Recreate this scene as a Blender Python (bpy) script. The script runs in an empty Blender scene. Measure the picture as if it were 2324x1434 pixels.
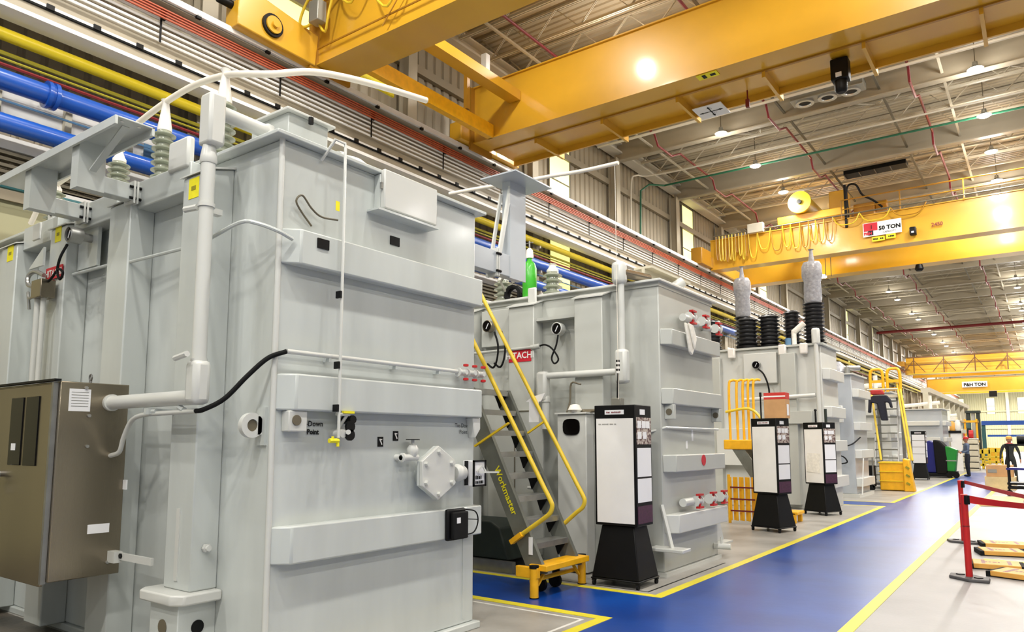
import bpy, math, random
from mathutils import Vector, Matrix
random.seed(7)
S = bpy.context.scene
COL = S.collection
# ---------------------------------------------------------------- camera
PITCH, YAW = math.radians(6.368), math.radians(36.109)
cd = bpy.data.cameras.new('camera'); cam = bpy.data.objects.new('camera', cd); COL.objects.link(cam)
cd.sensor_fit = 'HORIZONTAL'; cd.sensor_width = 36.0; cd.lens = 1654.0/2324*36
cd.shift_y = 98.4/2324; cd.clip_end = 500
cam.location = (0, 0, 1.6); cam.rotation_euler = (math.pi/2+PITCH, 0, YAW)
S.camera = cam
# ---------------------------------------------------------------- view, world
vs = S.view_settings
vs.view_transform = 'Standard'; vs.look = 'None'; vs.gamma = 1; vs.exposure = 0.0
vs.use_curve_mapping = False
w = bpy.data.worlds.new('world'); S.world = w; w.use_nodes = True
bg = w.node_tree.nodes['Background']; bg.inputs[0].default_value = (0.90, 0.94, 0.95, 1); bg.inputs[1].default_value = 0.38
LAMP_W = 790.0
# ---------------------------------------------------------------- materials
def lin(c): return tuple((x/255/12.92 if x <= 10 else ((x/255+.055)/1.055)**2.4) for x in c)
MATS = {}
def mat(name, rgb, rough=.5, metal=0., var=.04, scale=6., bump=0., bscale=60., emit=None, estr=0., spec=None, coat=0., stretch=None, rgb2=None, thr=None):
    m = bpy.data.materials.new(name); m.use_nodes = True
    nt = m.node_tree; b = nt.nodes['Principled BSDF']
    c = lin(rgb)
    b.inputs['Roughness'].default_value = rough; b.inputs['Metallic'].default_value = metal
    if spec is not None: b.inputs['Specular IOR Level'].default_value = spec
    if coat: b.inputs['Coat Weight'].default_value = coat; b.inputs['Coat Roughness'].default_value = .12
    tc = nt.nodes.new('ShaderNodeTexCoord'); mp = nt.nodes.new('ShaderNodeMapping')
    nt.links.new(tc.outputs['Object'], mp.inputs[0])
    if stretch: mp.inputs['Scale'].default_value = stretch
    n = nt.nodes.new('ShaderNodeTexNoise'); n.inputs['Scale'].default_value = scale; n.inputs['Detail'].default_value = 5
    nt.links.new(mp.outputs[0], n.inputs['Vector'])
    r = nt.nodes.new('ShaderNodeValToRGB'); e = r.color_ramp.elements
    e[0].position, e[1].position = thr or (.3, .7)
    a = lin(rgb2) if rgb2 else tuple(x*(1-var*2) for x in c)
    e[0].color = (*a, 1); e[1].color = (*[min(1, x*(1+var)) for x in c], 1)
    nt.links.new(n.outputs['Fac'], r.inputs[0]); nt.links.new(r.outputs[0], b.inputs['Base Color'])
    if bump:
        n2 = nt.nodes.new('ShaderNodeTexNoise'); n2.inputs['Scale'].default_value = bscale
        nt.links.new(mp.outputs[0], n2.inputs['Vector'])
        bp = nt.nodes.new('ShaderNodeBump'); bp.inputs['Strength'].default_value = bump; bp.inputs['Distance'].default_value = .02
        nt.links.new(n2.outputs['Fac'], bp.inputs['Height']); nt.links.new(bp.outputs[0], b.inputs['Normal'])
    if emit:
        b.inputs['Emission Color'].default_value = (*lin(emit), 1); b.inputs['Emission Strength'].default_value = estr
    MATS[name] = m; return m
M = MATS
mat('tank', (196,201,198), .3, 0, .06, 2.6, .08, 3., coat=.3, stretch=(1,1,.22))  # upright mottling in the colour imitates reflection streaks on the paint
mat('tank2', (186,188,182), .34, 0, .03, 1.6, coat=.2)
mat('tankblue', (178,184,190), .34, 0, .03, 1.6, coat=.2)
mat('tankpale', (206,207,202), .35, 0, .02, 2, coat=.2)
mat('stainless', (150,140,122), .27, .9, .08, 1.5, .03, 200., stretch=(1,1,.05))
mat('steel', (150,150,148), .35, .8, .08, 8)
mat('porcelain', (150,155,138), .18, 0, .05, 10, coat=.6)
mat('caps', (232,228,222), .4, 0, .03, 8)
mat('blacksheds', (44,44,46), .35, 0, .1, 10)
mat('plasticwrap', (165,165,170), .18, 0, .12, 14, .4, 20.)
mat('white', (236,234,230), .5, 0, .02, 4)
mat('pvc', (236,228,214), .4, 0, .03, 4)
mat('paper', (232,232,234), .75, 0, .015, 3)
mat('cream', (205,198,176), .6, 0, .05, 3)
mat('black', (7,7,8), .5, 0, .1, 8, spec=.25)
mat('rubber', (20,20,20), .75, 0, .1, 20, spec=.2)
mat('glassdark', (9,6,6), .12, 0, .1, 3, spec=.22)
mat('yellow', (238,200,30), .4, 0, .05, 6)
mat('crane', (212,160,38), .36, 0, .05, .7, .04, 4., coat=.35)
mat('cranedark', (168,118,26), .42, 0, .08, 1.)
mat('safety', (243,180,22), .42, 0, .06, 8)
mat('rail_yellow', (222,190,46), .38, 0, .04, 6)
mat('labelyellow', (240,228,30), .55, 0, .04, 20)
mat('pipeyellow', (225,200,30), .35, 0, .05, 2)
mat('thinyellow', (150,140,30), .5, 0, .06, 3)
mat('blue', (22,78,168), .3, 0, .05, 2, coat=.3)
mat('bluepale', (90,130,165), .5, 0, .05, 2)
mat('red', (190,28,30), .45, 0, .05, 8)
mat('darkred', (118,24,26), .5, 0, .08, 5)
mat('signred', (196,22,44), .5, 0, .02, 8)
mat('orange', (176,78,44), .5, 0, .08, 4)
mat('green', (60,175,40), .35, 0, .08, 6, coat=.3)
mat('pipegreen', (22,92,62), .5, 0, .05, 4)
mat('teal', (34,88,92), .5, 0, .05, 4)
mat('bingreen', (16,130,40), .4, 0, .05, 4)
mat('binblue', (14,20,110), .4, 0, .05, 4)
mat('darkgreen', (34,44,38), .55, 0, .1, 3)
mat('siding', (140,129,108), .5, 0, .05, .6, stretch=(1,1,.2))
mat('sidingdark', (104,96,78), .6, 0, .06, .6)
mat('sidingfar', (160,156,122), .6, 0, .04, .4)
mat('beam', (158,148,128), .5, 0, .05, 1.)
mat('beampale', (200,193,176), .45, 0, .04, 1.)
mat('trussbrown', (96,58,14), .6, 0, .05, 2)
mat('truss', (190,180,158), .5, 0, .05, 2)
mat('roof', (176,163,138), .5, 0, .06, .5, stretch=(1,.2,1))
mat('ductgrey', (150,148,138), .4, .4, .06, 1)
mat('fiberglass', (240,240,190), .6, 0, .04, 1., emit=(248,244,150), estr=1.0, stretch=(1,1,3))
mat('lampglass', (255,255,250), .3, emit=(255,246,226), estr=30)
mat('alu', (176,176,172), .35, .75, .06, 10)
mat('ladder', (118,120,112), .45, .35, .08, 5)
mat('cardboard', (196,150,100), .75, 0, .06, 5)
mat('cardboardred', (196,48,38), .65, 0, .06, 5)
mat('cardmat', (226,168,78), .55, 0, .06, 6)
mat('basegrey', (78,76,78), .6, 0, .06, 6)
mat('wood', (214,190,140), .7, 0, .08, 5, stretch=(1,8,1))
mat('skin', (176,126,98), .6, 0, .04, 8)
mat('denim', (92,106,132), .8, 0, .1, 12)
mat('navy', (26,28,42), .8, 0, .1, 12)
mat('darkcloth', (44,48,46), .85, 0, .12, 12)
mat('redcloth', (168,44,42), .8, 0, .1, 12)
mat('rags', (236,232,222), .85, 0, .06, 20)
mat('photos', (170,160,150), .6, 0, .3, 30, rgb2=(90,60,60), thr=(.45,.55))
mat('maroon', (72,30,58), .5, 0, .2, 30)
# concrete: grey with worn patches
mat('concrete', (150,149,150), .45, 0, .03, 1.1, .06, 25., rgb2=(136,135,135), thr=(.25,.62))
mat('concretebay', (165,162,156), .38, 0, .04, 1.4, .06, 25., rgb2=(138,134,127), thr=(.28,.62))
mat('concretedirty', (98,90,80), .45, 0, .15, 1.5, .15, 20., rgb2=(52,48,42), thr=(.35,.65))
mat('bluefloor', (8,66,150), .3, 0, .05, 1.2, .03, 12., rgb2=(4,52,130), thr=(.3,.65))
mat('lineyellow', (222,208,44), .42, 0, .04, 3)
mat('linewhite', (222,220,214), .45, 0, .04, 4)
# ---------------------------------------------------------------- mesh builder
def rotz(v, a): return (v[0]*math.cos(a)-v[1]*math.sin(a), v[0]*math.sin(a)+v[1]*math.cos(a), v[2])
class MB:
    def __init__(s): s.v = []; s.f = []
    def add(s, vs, fs):
        n = len(s.v); s.v += [tuple(v) for v in vs]; s.f += [tuple(i+n for i in f) for f in fs]; return s
    def box(s, x0, x1, y0, y1, z0, z1):
        return s.add([(x0,y0,z0),(x1,y0,z0),(x1,y1,z0),(x0,y1,z0),(x0,y0,z1),(x1,y0,z1),(x1,y1,z1),(x0,y1,z1)],
                     [(0,3,2,1),(4,5,6,7),(0,1,5,4),(1,2,6,5),(2,3,7,6),(3,0,4,7)])
    def cbox(s, c, d, rz=0, ry=0, rx=0):
        R = Matrix.Rotation(rz,3,'Z') @ Matrix.Rotation(ry,3,'Y') @ Matrix.Rotation(rx,3,'X')
        b = MB().box(-d[0]/2,d[0]/2,-d[1]/2,d[1]/2,-d[2]/2,d[2]/2)
        return s.add([tuple(R @ Vector(v) + Vector(c)) for v in b.v], b.f)
    def bar(s, p0, p1, wx, wy=None, up=(0,0,1)):
        p0, p1 = Vector(p0), Vector(p1); d = (p1-p0); L = d.length; d.normalize(); up = Vector(up)
        if abs(d.dot(up)) > .99: up = Vector((1,0,0))
        a = d.cross(up).normalized(); b = a.cross(d); wy = wy or wx
        vs = [p+a*i*wx/2+b*j*wy/2 for p in (p0,p1) for i,j in ((-1,-1),(1,-1),(1,1),(-1,1))]
        return s.add(vs, [(0,1,2,3),(7,6,5,4),(0,4,5,1),(1,5,6,2),(2,6,7,3),(3,7,4,0)])
    def tube(s, pts, r, n=10, caps=True, flat=1.):
        pts = [Vector(p) for p in pts]; k = len(pts); rs = r if isinstance(r,(list,tuple)) else [r]*k
        n0 = len(s.v); prev = None
        for i, p in enumerate(pts):
            t = (pts[min(i+1,k-1)]-pts[max(i-1,0)]).normalized()
            if prev is None:
                a = t.cross(Vector((0,0,1)));
                if a.length < .05: a = t.cross(Vector((1,0,0)))
            else: a = prev - t*prev.dot(t)
            a.normalize(); b = t.cross(a); prev = a
            for j in range(n):
                q = 2*math.pi*j/n; s.v.append(tuple(p + (a*math.cos(q)+b*math.sin(q)*flat)*rs[i]))
        for i in range(k-1):
            for j in range(n):
                s.f.append((n0+i*n+j, n0+i*n+(j+1)%n, n0+(i+1)*n+(j+1)%n, n0+(i+1)*n+j))
        if caps: s.f.append(tuple(n0+j for j in reversed(range(n)))); s.f.append(tuple(n0+(k-1)*n+j for j in range(n)))
        return s
    def cyl(s, p0, p1, r, r2=None, n=16): return s.tube([p0,p1], [r, r if r2 is None else r2], n)
    def lathe(s, base, prof, axis='z', n=20):
        ax = {'z':((1,0,0),(0,1,0),(0,0,1)),'x':((0,1,0),(0,0,1),(1,0,0)),'y':((0,0,1),(1,0,0),(0,1,0)),'-y':((1,0,0),(0,0,1),(0,-1,0))}[axis]
        a,b,c = map(Vector,ax); B = Vector(base); n0 = len(s.v); k = len(prof)
        for r,h in prof:
            for j in range(n):
                q = 2*math.pi*j/n; s.v.append(tuple(B+(a*math.cos(q)+b*math.sin(q))*r+c*h))
        for i in range(k-1):
            for j in range(n): s.f.append((n0+i*n+j, n0+i*n+(j+1)%n, n0+(i+1)*n+(j+1)%n, n0+(i+1)*n+j))
        s.f.append(tuple(n0+j for j in reversed(range(n)))); s.f.append(tuple(n0+(k-1)*n+j for j in range(n)))
        return s
    def prism(s, poly, axis, a0, a1):
        # poly in the two other axes (x: y,z / y: x,z / z: x,y)
        f = {'x':lambda p,a:(a,p[0],p[1]),'y':lambda p,a:(p[0],a,p[1]),'z':lambda p,a:(p[0],p[1],a)}[axis]
        n = len(poly)
        return s.add([f(p,a0) for p in poly]+[f(p,a1) for p in poly],
                     [tuple(reversed(range(n))), tuple(range(n,2*n))]+[(i,(i+1)%n,n+(i+1)%n,n+i) for i in range(n)])
    def text(s, txt, size, o, xd, yd, depth=.002, align='LEFT', bold=.0):
        cu = bpy.data.curves.new('t','FONT'); cu.body = txt; cu.size = size; cu.align_x = align; cu.resolution_u = 2; cu.offset = bold
        ob = bpy.data.objects.new('t', cu); me = ob.to_mesh()
        X, Y, O = Vector(xd).normalized(), Vector(yd).normalized(), Vector(o); Z = X.cross(Y)
        vs = [v.co.copy() for v in me.vertices]; fs = [tuple(p.vertices) for p in me.polygons]
        ob.to_mesh_clear(); bpy.data.objects.remove(ob); bpy.data.curves.remove(cu)
        return s.add([O+X*v.x+Y*v.y+Z*depth for v in vs], fs)
def scrawl(mb, o, xd, yd, L, h, depth=.002, seed=1):
    """a line of print too small to read: a row of short dark strokes"""
    rn = random.Random(seed); X, Y, O = Vector(xd).normalized(), Vector(yd).normalized(), Vector(o); Z = X.cross(Y); a = 0
    while a < L:
        w_ = h*rn.uniform(.3,.8)
        if rn.random() > .15:
            q = [O+X*a+Z*depth, O+X*(a+w_)+Z*depth, O+X*(a+w_)+Y*h*rn.uniform(.6,1)+Z*depth, O+X*a+Y*h*.9+Z*depth]
            mb.add(q, [(0,1,2,3)])
        a += w_+h*.18
    return mb
def root_loc(o):
    L = Vector((0,0,0))
    while o: L += o.location; o = o.parent
    return L
def part(name, mb, m, parent=None, bevel=0., smooth=None, label=None):
    me = bpy.data.meshes.new(name); me.from_pydata([tuple(v) for v in mb.v], [], mb.f)
    o = bpy.data.objects.new(name, me); COL.objects.link(o)
    if parent:
        L = root_loc(parent); me.transform(Matrix.Translation(-L)); o.parent = parent
    me.validate(); me.update()
    import bmesh
    b = bmesh.new(); b.from_mesh(me); bmesh.ops.recalc_face_normals(b, faces=b.faces); b.to_mesh(me); b.free()
    for x in (m if isinstance(m,list) else [m]): me.materials.append(MATS[x])
    if smooth is None: smooth = True
    if smooth:
        me.shade_smooth(); me.set_sharp_from_angle(angle=math.radians(38))
    if bevel:
        md = o.modifiers.new('bevel','BEVEL'); md.width = bevel; md.segments = 2; md.limit_method = 'ANGLE'; md.harden_normals = False
    if label: o['label'] = label
    return o
def tag(o, label, cat, group=None):
    o['label'] = label; o['category'] = cat
    if group: o['group'] = group
    return o
def thing(name, label, cat, loc=(0,0,0), group=None):
    o = bpy.data.objects.new(name, None); o.empty_display_size = .1; COL.objects.link(o); o.location = loc
    return tag(o, label, cat, group)
def solo(name, label, cat, mb, m, loc=None, group=None, bevel=0.):
    """a thing that is one mesh; its origin is put at loc"""
    o = part(name, mb, m, None, bevel)
    L = Vector(loc) if loc else Vector((sum(v[0] for v in mb.v)/len(mb.v), sum(v[1] for v in mb.v)/len(mb.v), min(v[2] for v in mb.v)))
    o.data.transform(Matrix.Translation(-L)); o.location = L
    return tag(o, label, cat, group)
def struct(name, mb, m, bevel=0., parent=None):
    o = part(name, mb, m, parent, bevel)
    if not parent: o['kind'] = 'structure'
    return o
def dup(root, loc, label, rz=None):
    def cp(o, p):
        c = o.copy(); COL.objects.link(c); c.parent = p
        for ch in list(o.children): cp(ch, c)
        return c
    r = cp(root, None); r.location = loc; r['label'] = label
    if rz is not None: r.rotation_euler = (0,0,rz)
    return r
def multi(name, proto, offs, m, parent, bevel=0.):
    """separate parts sharing one mesh; proto is drawn about the origin"""
    L = root_loc(parent); me = None
    for k, q in enumerate(offs):
        if k == 0:
            o = part(name, proto, m, None, bevel); me = o
        else:
            o = me.copy(); COL.objects.link(o)
        o.parent = parent; o.location = Vector(q)-L
    return me
def arc(c, r, a0, a1, n, plane='xz'):
    out = []
    for i in range(n+1):
        q = math.radians(a0+(a1-a0)*i/n); u, v = r*math.cos(q), r*math.sin(q)
        out.append({'xz':(c[0]+u,c[1],c[2]+v),'yz':(c[0],c[1]+u,c[2]+v),'xy':(c[0]+u,c[1]+v,c[2])}[plane])
    return out
def smoothpath(pts, n=6):
    P = [Vector(p) for p in pts]; P = [P[0]*2-P[1]]+P+[P[-1]*2-P[-2]]; out = []
    for i in range(1,len(P)-2):
        for k in range(n):
            t = k/n; a,b,c,d = P[i-1:i+3]
            out.append(.5*((2*b)+(c-a)*t+(2*a-5*b+4*c-d)*t*t+(3*b-a-3*c+d)*t**3))
    out.append(P[-2]); return out
# ================================================================ SETTING
YF = 135.
struct('floor', MB().box(-11.8,34,-12,YF+.3,-.2,0), 'concrete')
def paint(n, m, rects, z=.003):
    b = MB()
    for x0,x1,y0,y1 in rects: b.box(x0,x1,y0,y1,0,z)
    return struct('trim_%d' % n, b, m)
paint(1,'bluefloor',[(-3.3,-1.52,-8,44),(-11.5,-3.3,6.06,7.1),(-11.5,-3.3,20.1,21.3)], .002)
paint(2,'concretebay',[(-11.5,-3.4,-8,5.92),(-11.5,-3.4,7.2,19.98),(-11.5,-3.4,21.4,60)], .0015)
paint(3,'lineyellow',[(-3.4,-3.29,-8,5.95),(-11.5,-3.29,5.95,6.06),(-11.5,-3.29,7.1,7.2),(-3.4,-3.29,7.2,19.98),(-11.5,-3.29,19.98,20.08),
                      (-11.5,-3.29,21.3,21.4),(-3.4,-3.29,21.4,44),(-1.53,-1.42,-8,70)], .0045)
paint(4,'linewhite',[(-3.5,-3.47,-8,5.83),(-11.5,-3.47,5.83,5.86)], .0035)
paint(5,'black',[(-3.54,-3.52,7.31,9.6),(-11.5,-3.52,7.29,7.31)], .0035)
paint(6,'concretedirty',[(-11.5,-5.0,-8,2.9)], .0025)
# -- left wall: corrugated siding
WX = -11.5
def siding(x, y0, y1, z0, z1, per=.3, d=.045, axis='y'):
    b = MB(); y = y0; prof = []
    while y < y1:
        prof += [(0,y),(0,y+per*.62),(-d,y+per*.72),(-d,y+per*.9)]; y += per
    prof.append((0,y))
    for (dx,yy) in prof:
        for z in (z0,z1): b.v.append((x+dx,yy,z) if axis=='y' else (yy,x-dx,z))
    for i in range(len(prof)-1): b.f.append((2*i,2*i+2,2*i+3,2*i+1))
    return b
wl = struct('wall_left', siding(WX,-6,YF,0,12.1), 'siding')
struct('wall_backing', MB().box(WX-.3,WX-.1,-6,YF,0,12.3), 'sidingdark', parent=wl)
wb = struct('wall_back', siding(YF,WX,34,0,12.1,.3,.045,'x'), 'sidingfar')
struct('wall_backing', MB().box(WX,34,YF+.1,YF+.3,0,12.3), 'sidingdark', parent=wb)
g = MB()
for z in (3.4,6.0): g.box(WX,34,YF-.2,YF-.05,z,z+.25)
struct('girt', g, 'sidingfar', parent=wb)
for x in (-4.5,5.5): struct('wall_column', MB().box(x-.2,x+.2,YF-.5,YF,0,12), 'cream', parent=wb)
# translucent windows
n = 1
k = 7.7
while k < YF:
    o = MB().box(WX+.0,WX+.04,k,k+1.12,5.2,11.2)
    f = struct('window_%d' % n, o, 'fiberglass'); n += 1
    fr = MB().box(WX,WX+.06,k-.05,k,5.2,11.2).box(WX,WX+.06,k+1.12,k+1.17,5.2,11.2)
    for z in (6.6,8.0,9.4): fr.box(WX+.03,WX+.06,k,k+1.12,z,z+.03)
    struct('window_frame', fr, 'sidingdark', parent=f)
    k += 9.9
for x in (-11.25,-7.2,-3.25,.8,4.8):
    f = struct('window_%d' % n, MB().box(x,x+1.05,YF-.05,YF-.01,5.75,8.15), 'fiberglass'); n += 1
    struct('window_frame', MB().box(x-.06,x,YF-.1,YF,5.7,8.2).box(x+1.05,x+1.11,YF-.1,YF,5.7,8.2).box(x,x+1.05,YF-.08,YF,6.9,6.94), 'sidingdark', parent=f)
# wall columns (wide-flange), girts, eave beam
def wf(b, x, y, z0, z1, w=.28, d=.3, t=.025):
    return b.box(x-d/2,x-d/2+t,y-w/2,y+w/2,z0,z1).box(x+d/2-t,x+d/2,y-w/2,y+w/2,z0,z1).box(x-d/2+t,x+d/2-t,y-t/2,y+t/2,z0,z1)
c0 = struct('wall_column', wf(MB(),-11.25,0,0,11.1), 'beam', parent=wl)
ys = [1.5+4.95*i for i in range(27)]
for i,y in enumerate(ys):
    c = c0 if i == 0 else c0.copy()
    if i: COL.objects.link(c); c.parent = wl
    c.location = (0,y,0)
g = MB()
for z in (2.5,4.9,10.2): g.box(WX,WX+.12,-6,YF,z,z+.2)
struct('girt', g, 'siding', parent=wl)
struct('eave_beam', MB().box(-11.4,-11.0,-6,YF,11.28,11.34).box(-11.26,-11.2,-6,YF,11.34,11.6).box(-11.4,-11.0,-6,YF,11.6,11.64), 'beampale', parent=wl)
# white lit strip panels and ribbed band low on the wall (behind pipes)
b = MB().box(-11.46,-11.4,-6,13.5,6.1,6.5)
struct('wall_panel', b, 'white', parent=wl)
b = MB(); y = -5.5
while y < 13.4: b.box(-11.4,-11.3,y,y+.09,6.02,6.6); y += .9
struct('panel_rib', b, 'cream', parent=wl)
struct('wall_panel', MB().box(-11.46,-11.38,-6,60,5.62,5.8).box(-11.46,-11.36,-6,60,5.12,5.2), 'white', parent=wl)
b = MB()
for z in (5.18,5.27,5.36,5.45,5.54): b.box(-11.44,-11.36,-6,60,z,z+.045)
struct('wall_louver', b, 'sidingdark', parent=wl)
b = MB().box(-11.47,-11.44,-6,60,0,5.1)
struct('wall_liner', b, 'sidingfar', parent=wl)
# -- ceiling: deck, rafters, open web joists, bridging
def deck(x0,x1,y0,y1,z,per=.2,d=.04):
    b = MB(); y = y0; pr = []
    while y < y1: pr += [(y,0),(y+per*.6,0),(y+per*.7,d),(y+per*.9,d)]; y += per
    for yy,dz in pr:
        for x in (x0,x1): b.v.append((x,yy,z+dz))
    for i in range(len(pr)-1): b.f.append((2*i,2*i+1,2*i+3,2*i+2))
    return b
ce = struct('ceiling', deck(WX,34,-12,YF,12.02), 'roof')
struct('roof_backing', MB().box(WX-.3,34,-12,YF+.3,12.12,12.2), 'sidingdark', parent=ce)
XR = 26
r0 = struct('rafter', MB().box(WX+.2,XR,-.11,.11,11.02,11.05).box(WX+.2,XR,-.015,.015,11.05,11.7).box(WX+.2,XR,-.11,.11,11.7,11.73), 'beam', parent=ce)
for i,y in enumerate(ys):
    c = r0 if i == 0 else r0.copy()
    if i: COL.objects.link(c); c.parent = ce
    c.location = (0,y+.15,0)
def joist():
    b = MB().box(WX+.6,XR,-.045,-.012,11.28,11.34).box(WX+.6,XR,.012,.045,11.28,11.34)
    b.box(WX+.3,XR,-.045,-.012,11.94,11.99).box(WX+.3,XR,.012,.045,11.94,11.99)
    x = WX+.6; up = True; b.bar((WX+.3,0,11.95),(WX+.9,0,11.32),.03)
    while x < XR-.7:
        z0,z1 = (11.32,11.95) if up else (11.95,11.32)
        for o in ((-.02,.02) if up else (0,)): b.bar((x+.02,o,z0),(x+.64,o,z1),.018)
        x += .66; up = not up
    return b
j0 = struct('open_web_joist', joist(), 'truss', parent=ce)
js = [y+.15+4.95*q for y in ys[:26] for q in (.25,.5,.75)]
for i,y in enumerate([y for y in js if y < 125][:76]):
    c = j0 if i == 0 else j0.copy()
    if i: COL.objects.link(c); c.parent = ce
    c.location = (0,y,0)
for x,mm in ((-9.9,'truss'),(-5.65,'sidingdark'),(-3.1,'sidingdark'),(-1.6,'truss'),(2.4,'truss'),(7,'truss')):
    struct('bridging', MB().box(x-.03,x+.03,0,YF,11.22,11.27), mm, parent=ce)
# cross bracing rods seen pale under the roof
b = MB()
for i in range(2,24):
    y = ys[i]
    for x in (-8.0,-4.4,-.6): b.bar((x,y+.15,11.2),(x+.9,y+2.6,11.85),.03); b.bar((x+1.6,y+.15,11.2),(x+.9,y+2.6,11.85),.03)
struct('brace_rods', b, 'beampale', parent=ce)
# -- high-bay lamps
def lamp_build(y, x):
    t = thing('high_bay_lamp', 'tmp', 'ceiling lamp', (0,0,0), 'high-bay lamps under the roof')
    part('lamp_housing', MB().lathe((0,0,10.95),[(.02,.2),(.06,.19),(.07,.1),(.17,.02),(.19,0),(.18,0)],n=20), 'alu', t)
    part('lens', MB().lathe((0,0,10.9),[(.05,0),(.13,.015),(.175,.05)],n=20), 'lampglass', t)
    part('hanger', MB().cyl((0,0,11.15),(0,0,11.98),.012,n=6), 'sidingdark', t)
    return t
lamp0 = None
rows = ((-7.45,'left',.6),(-.85,'middle',1.),(5.75,'right',.45),(12.3,'far right',.45))
def bulb(nm, e, kind='SPOT'):
    L = bpy.data.lights.new(nm, kind); L.energy = e; L.color = (1,.97,.91); L.shadow_soft_size = .2
    if kind == 'SPOT': L.spot_size = math.radians(168); L.spot_blend = .3
    return L
bulbs = {}
for i in range(-3,39):  # both unseen row ends added to brighten the tank front and far wall
    y = 1.4+3.28*i if i != 3 else 9.6
    for x,rn,k in rows:
        if rn in ('right','far right') and i > 12: continue
        vis = (rn == 'left' and i >= 5) or (rn == 'middle' and i >= 6)
        if (i > 12 and i % 3 == 2): continue
        if vis and i < 30:
            lab = 'glowing round high-bay lamp hanging under the roof'
            if lamp0 is None: lamp0 = lamp_build(0,0); o = lamp0; o['label'] = lab; o.location = (x,y,0)
            else: o = dup(lamp0,(x,y,0),lab)
        e = LAMP_W*k*(.5 if i in (2,3) else 1 if i < 17 else 1.6 if i < 30 else 7)
        if e not in bulbs: bulbs[e] = (bulb('lamp_bulb',e), bulb('lamp_glow',e*.16,'POINT'))
        L = bpy.data.objects.new('lamp_bulb', bulbs[e][0]); COL.objects.link(L); L.location = (x,y,10.8)
        if k > .5: L = bpy.data.objects.new('lamp_glow', bulbs[e][1]); COL.objects.link(L); L.location = (x,y,10.7)
# -- sprinkler pipes (red) with jogs under the rafters
for x,nm in ((-9.3,'nearest the left wall'),(-5.85,'second from the left wall'),(-2.25,'third from the left wall'),(1.4,'near the right edge')):
    pts = [(x,2,11.15)]
    for y in ys[1:20]:
        pts += [(x,y-1.0,11.15),(x-.02,y-.7,10.86),(x-.02,y+.35,10.86),(x,y+1.0,11.15)]
    solo('sprinkler_pipe','dark red sprinkler pipe with jogs under the roof, '+nm,'pipe',MB().tube(pts,.035,n=8),'darkred')
solo('sprinkler_main','long straight dark red pipe crossing under the far roof','pipe',MB().tube([(-11.4,69.7,10.95),(20,69.7,10.95)],.12,n=8),'darkred')
solo('green_pipe','thin dark green pipe climbing the wall and crossing under the roof','pipe',
     MB().tube([(-11.3,23.3,8.3)]+arc((-11.1,24.0,10.6),.35,180,90,4,'xz')[0:0]+[(-11.3,23.4,10.6),(-11.2,23.9,10.95),(-10.9,24.6,11.06),(20,24.75,11.06)],.035,n=8),'pipegreen')
solo('conduit','pale bent conduit rising up the corrugated wall beside the green pipe','conduit',
     MB().tube(smoothpath([(-11.3,22.6,8.4),(-11.3,22.65,10.6),(-11.2,22.9,11.0),(-10.6,23.4,11.06),(-6,23.5,11.06),(20,23.5,11.06)],5),.03,n=6),'beampale')
solo('ceiling_pipe','pale straight pipe running across just under the roof joists','pipe',MB().tube([(-11.2,20.1,11.1),(22,20.1,11.1)],.045,n=8),'beampale')
# -- HVAC diffuser, dark vent
t = thing('air_diffuser','grey ceiling air unit with three round outlets beyond the near crane','vent',(-4.3,20.75,11.1))
part('housing',MB().box(-5.25,-3.35,20.5,21.0,11.1,11.35),'ductgrey',t,.02)
for x in (-4.9,-4.3,-3.7):
    o = part('outlet_ring',MB().lathe((x,20.75,11.04),[(.15,.06),(.24,.06),(.25,0),(.17,0),(.15,.05)],n=24),'alu',t)
    part('outlet_grille',MB().lathe((x,20.75,11.07),[(.02,0),(.16,.0),(.16,.02)],n=20),'black',o)
t = thing('roof_vent','dark rectangular louvred vent under the roof beams','vent',(-4.3,27.8,11.05))
part('louver',MB().box(-5.3,-3.3,27.55,28.1,11.12,11.26),'black',t)
multi('vent_slat',MB().box(-.01,.01,0,.58,0,.03),[(-5.3+i*.5,27.54,11.09) for i in range(5)],'sidingdark',t)
# ================================================================ RUNWAY AND WALL PIPES
rw = thing('crane_runway_beam','long beige steel runway beam along the left wall carrying the yellow cranes','beam',(-10.8,-5,7.2))
part('beam_web',MB().box(-10.86,-10.82,-5,YF-1,7.35,8.36),'beam',rw)
part('beam_flange',MB().box(-11.0,-10.62,-5,YF-1,7.25,7.31),'white',rw)
part('beam_flange',MB().box(-10.98,-10.68,-5,YF-1,8.36,8.4),'beam',rw)
part('crane_rail',MB().box(-10.64,-10.54,-5,YF-1,8.37,8.47),'white',rw)
part('rail_channel',MB().box(-10.8,-10.6,-5,YF-1,8.34,8.36),'beam',rw)
part('lower_ledge',MB().box(-10.82,-10.79,-5,YF-1,7.56,7.6),'white',rw)
part('ledge_dark_strip',MB().box(-10.82,-10.79,-5,YF-1,7.53,7.56),'rubber',rw)  # thin dark strip along the bottom of the ledge
multi('ledge_clip',MB().box(-.015,.025,0,.1,0,.07),[(-10.79,2+i*.62,7.54) for i in range(98)],'black',rw)
multi('rail_clip',MB().box(-.03,.02,0,.08,0,.06),[(-10.56,2+i*1.3,8.33) for i in range(70)],'black',rw)
multi('column_bracket',MB().box(-.115,.115,-.14,.14,0,.9),[(-10.98,y,7.35) for y in ys],'beam',rw)
for i in range(5):
    z = 7.78+i*.088
    solo('conduit','thin pale conduit along the runway beam, '+('lowest of the five','second lowest of the five','middle one of the five','second highest of the five','highest of the five')[i],'conduit',
         MB().tube([(-10.74,-5,z),(-10.74,YF-2,z)],.021,n=6),'white',group='conduits on the runway beam')
b = MB(); y = -2
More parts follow.
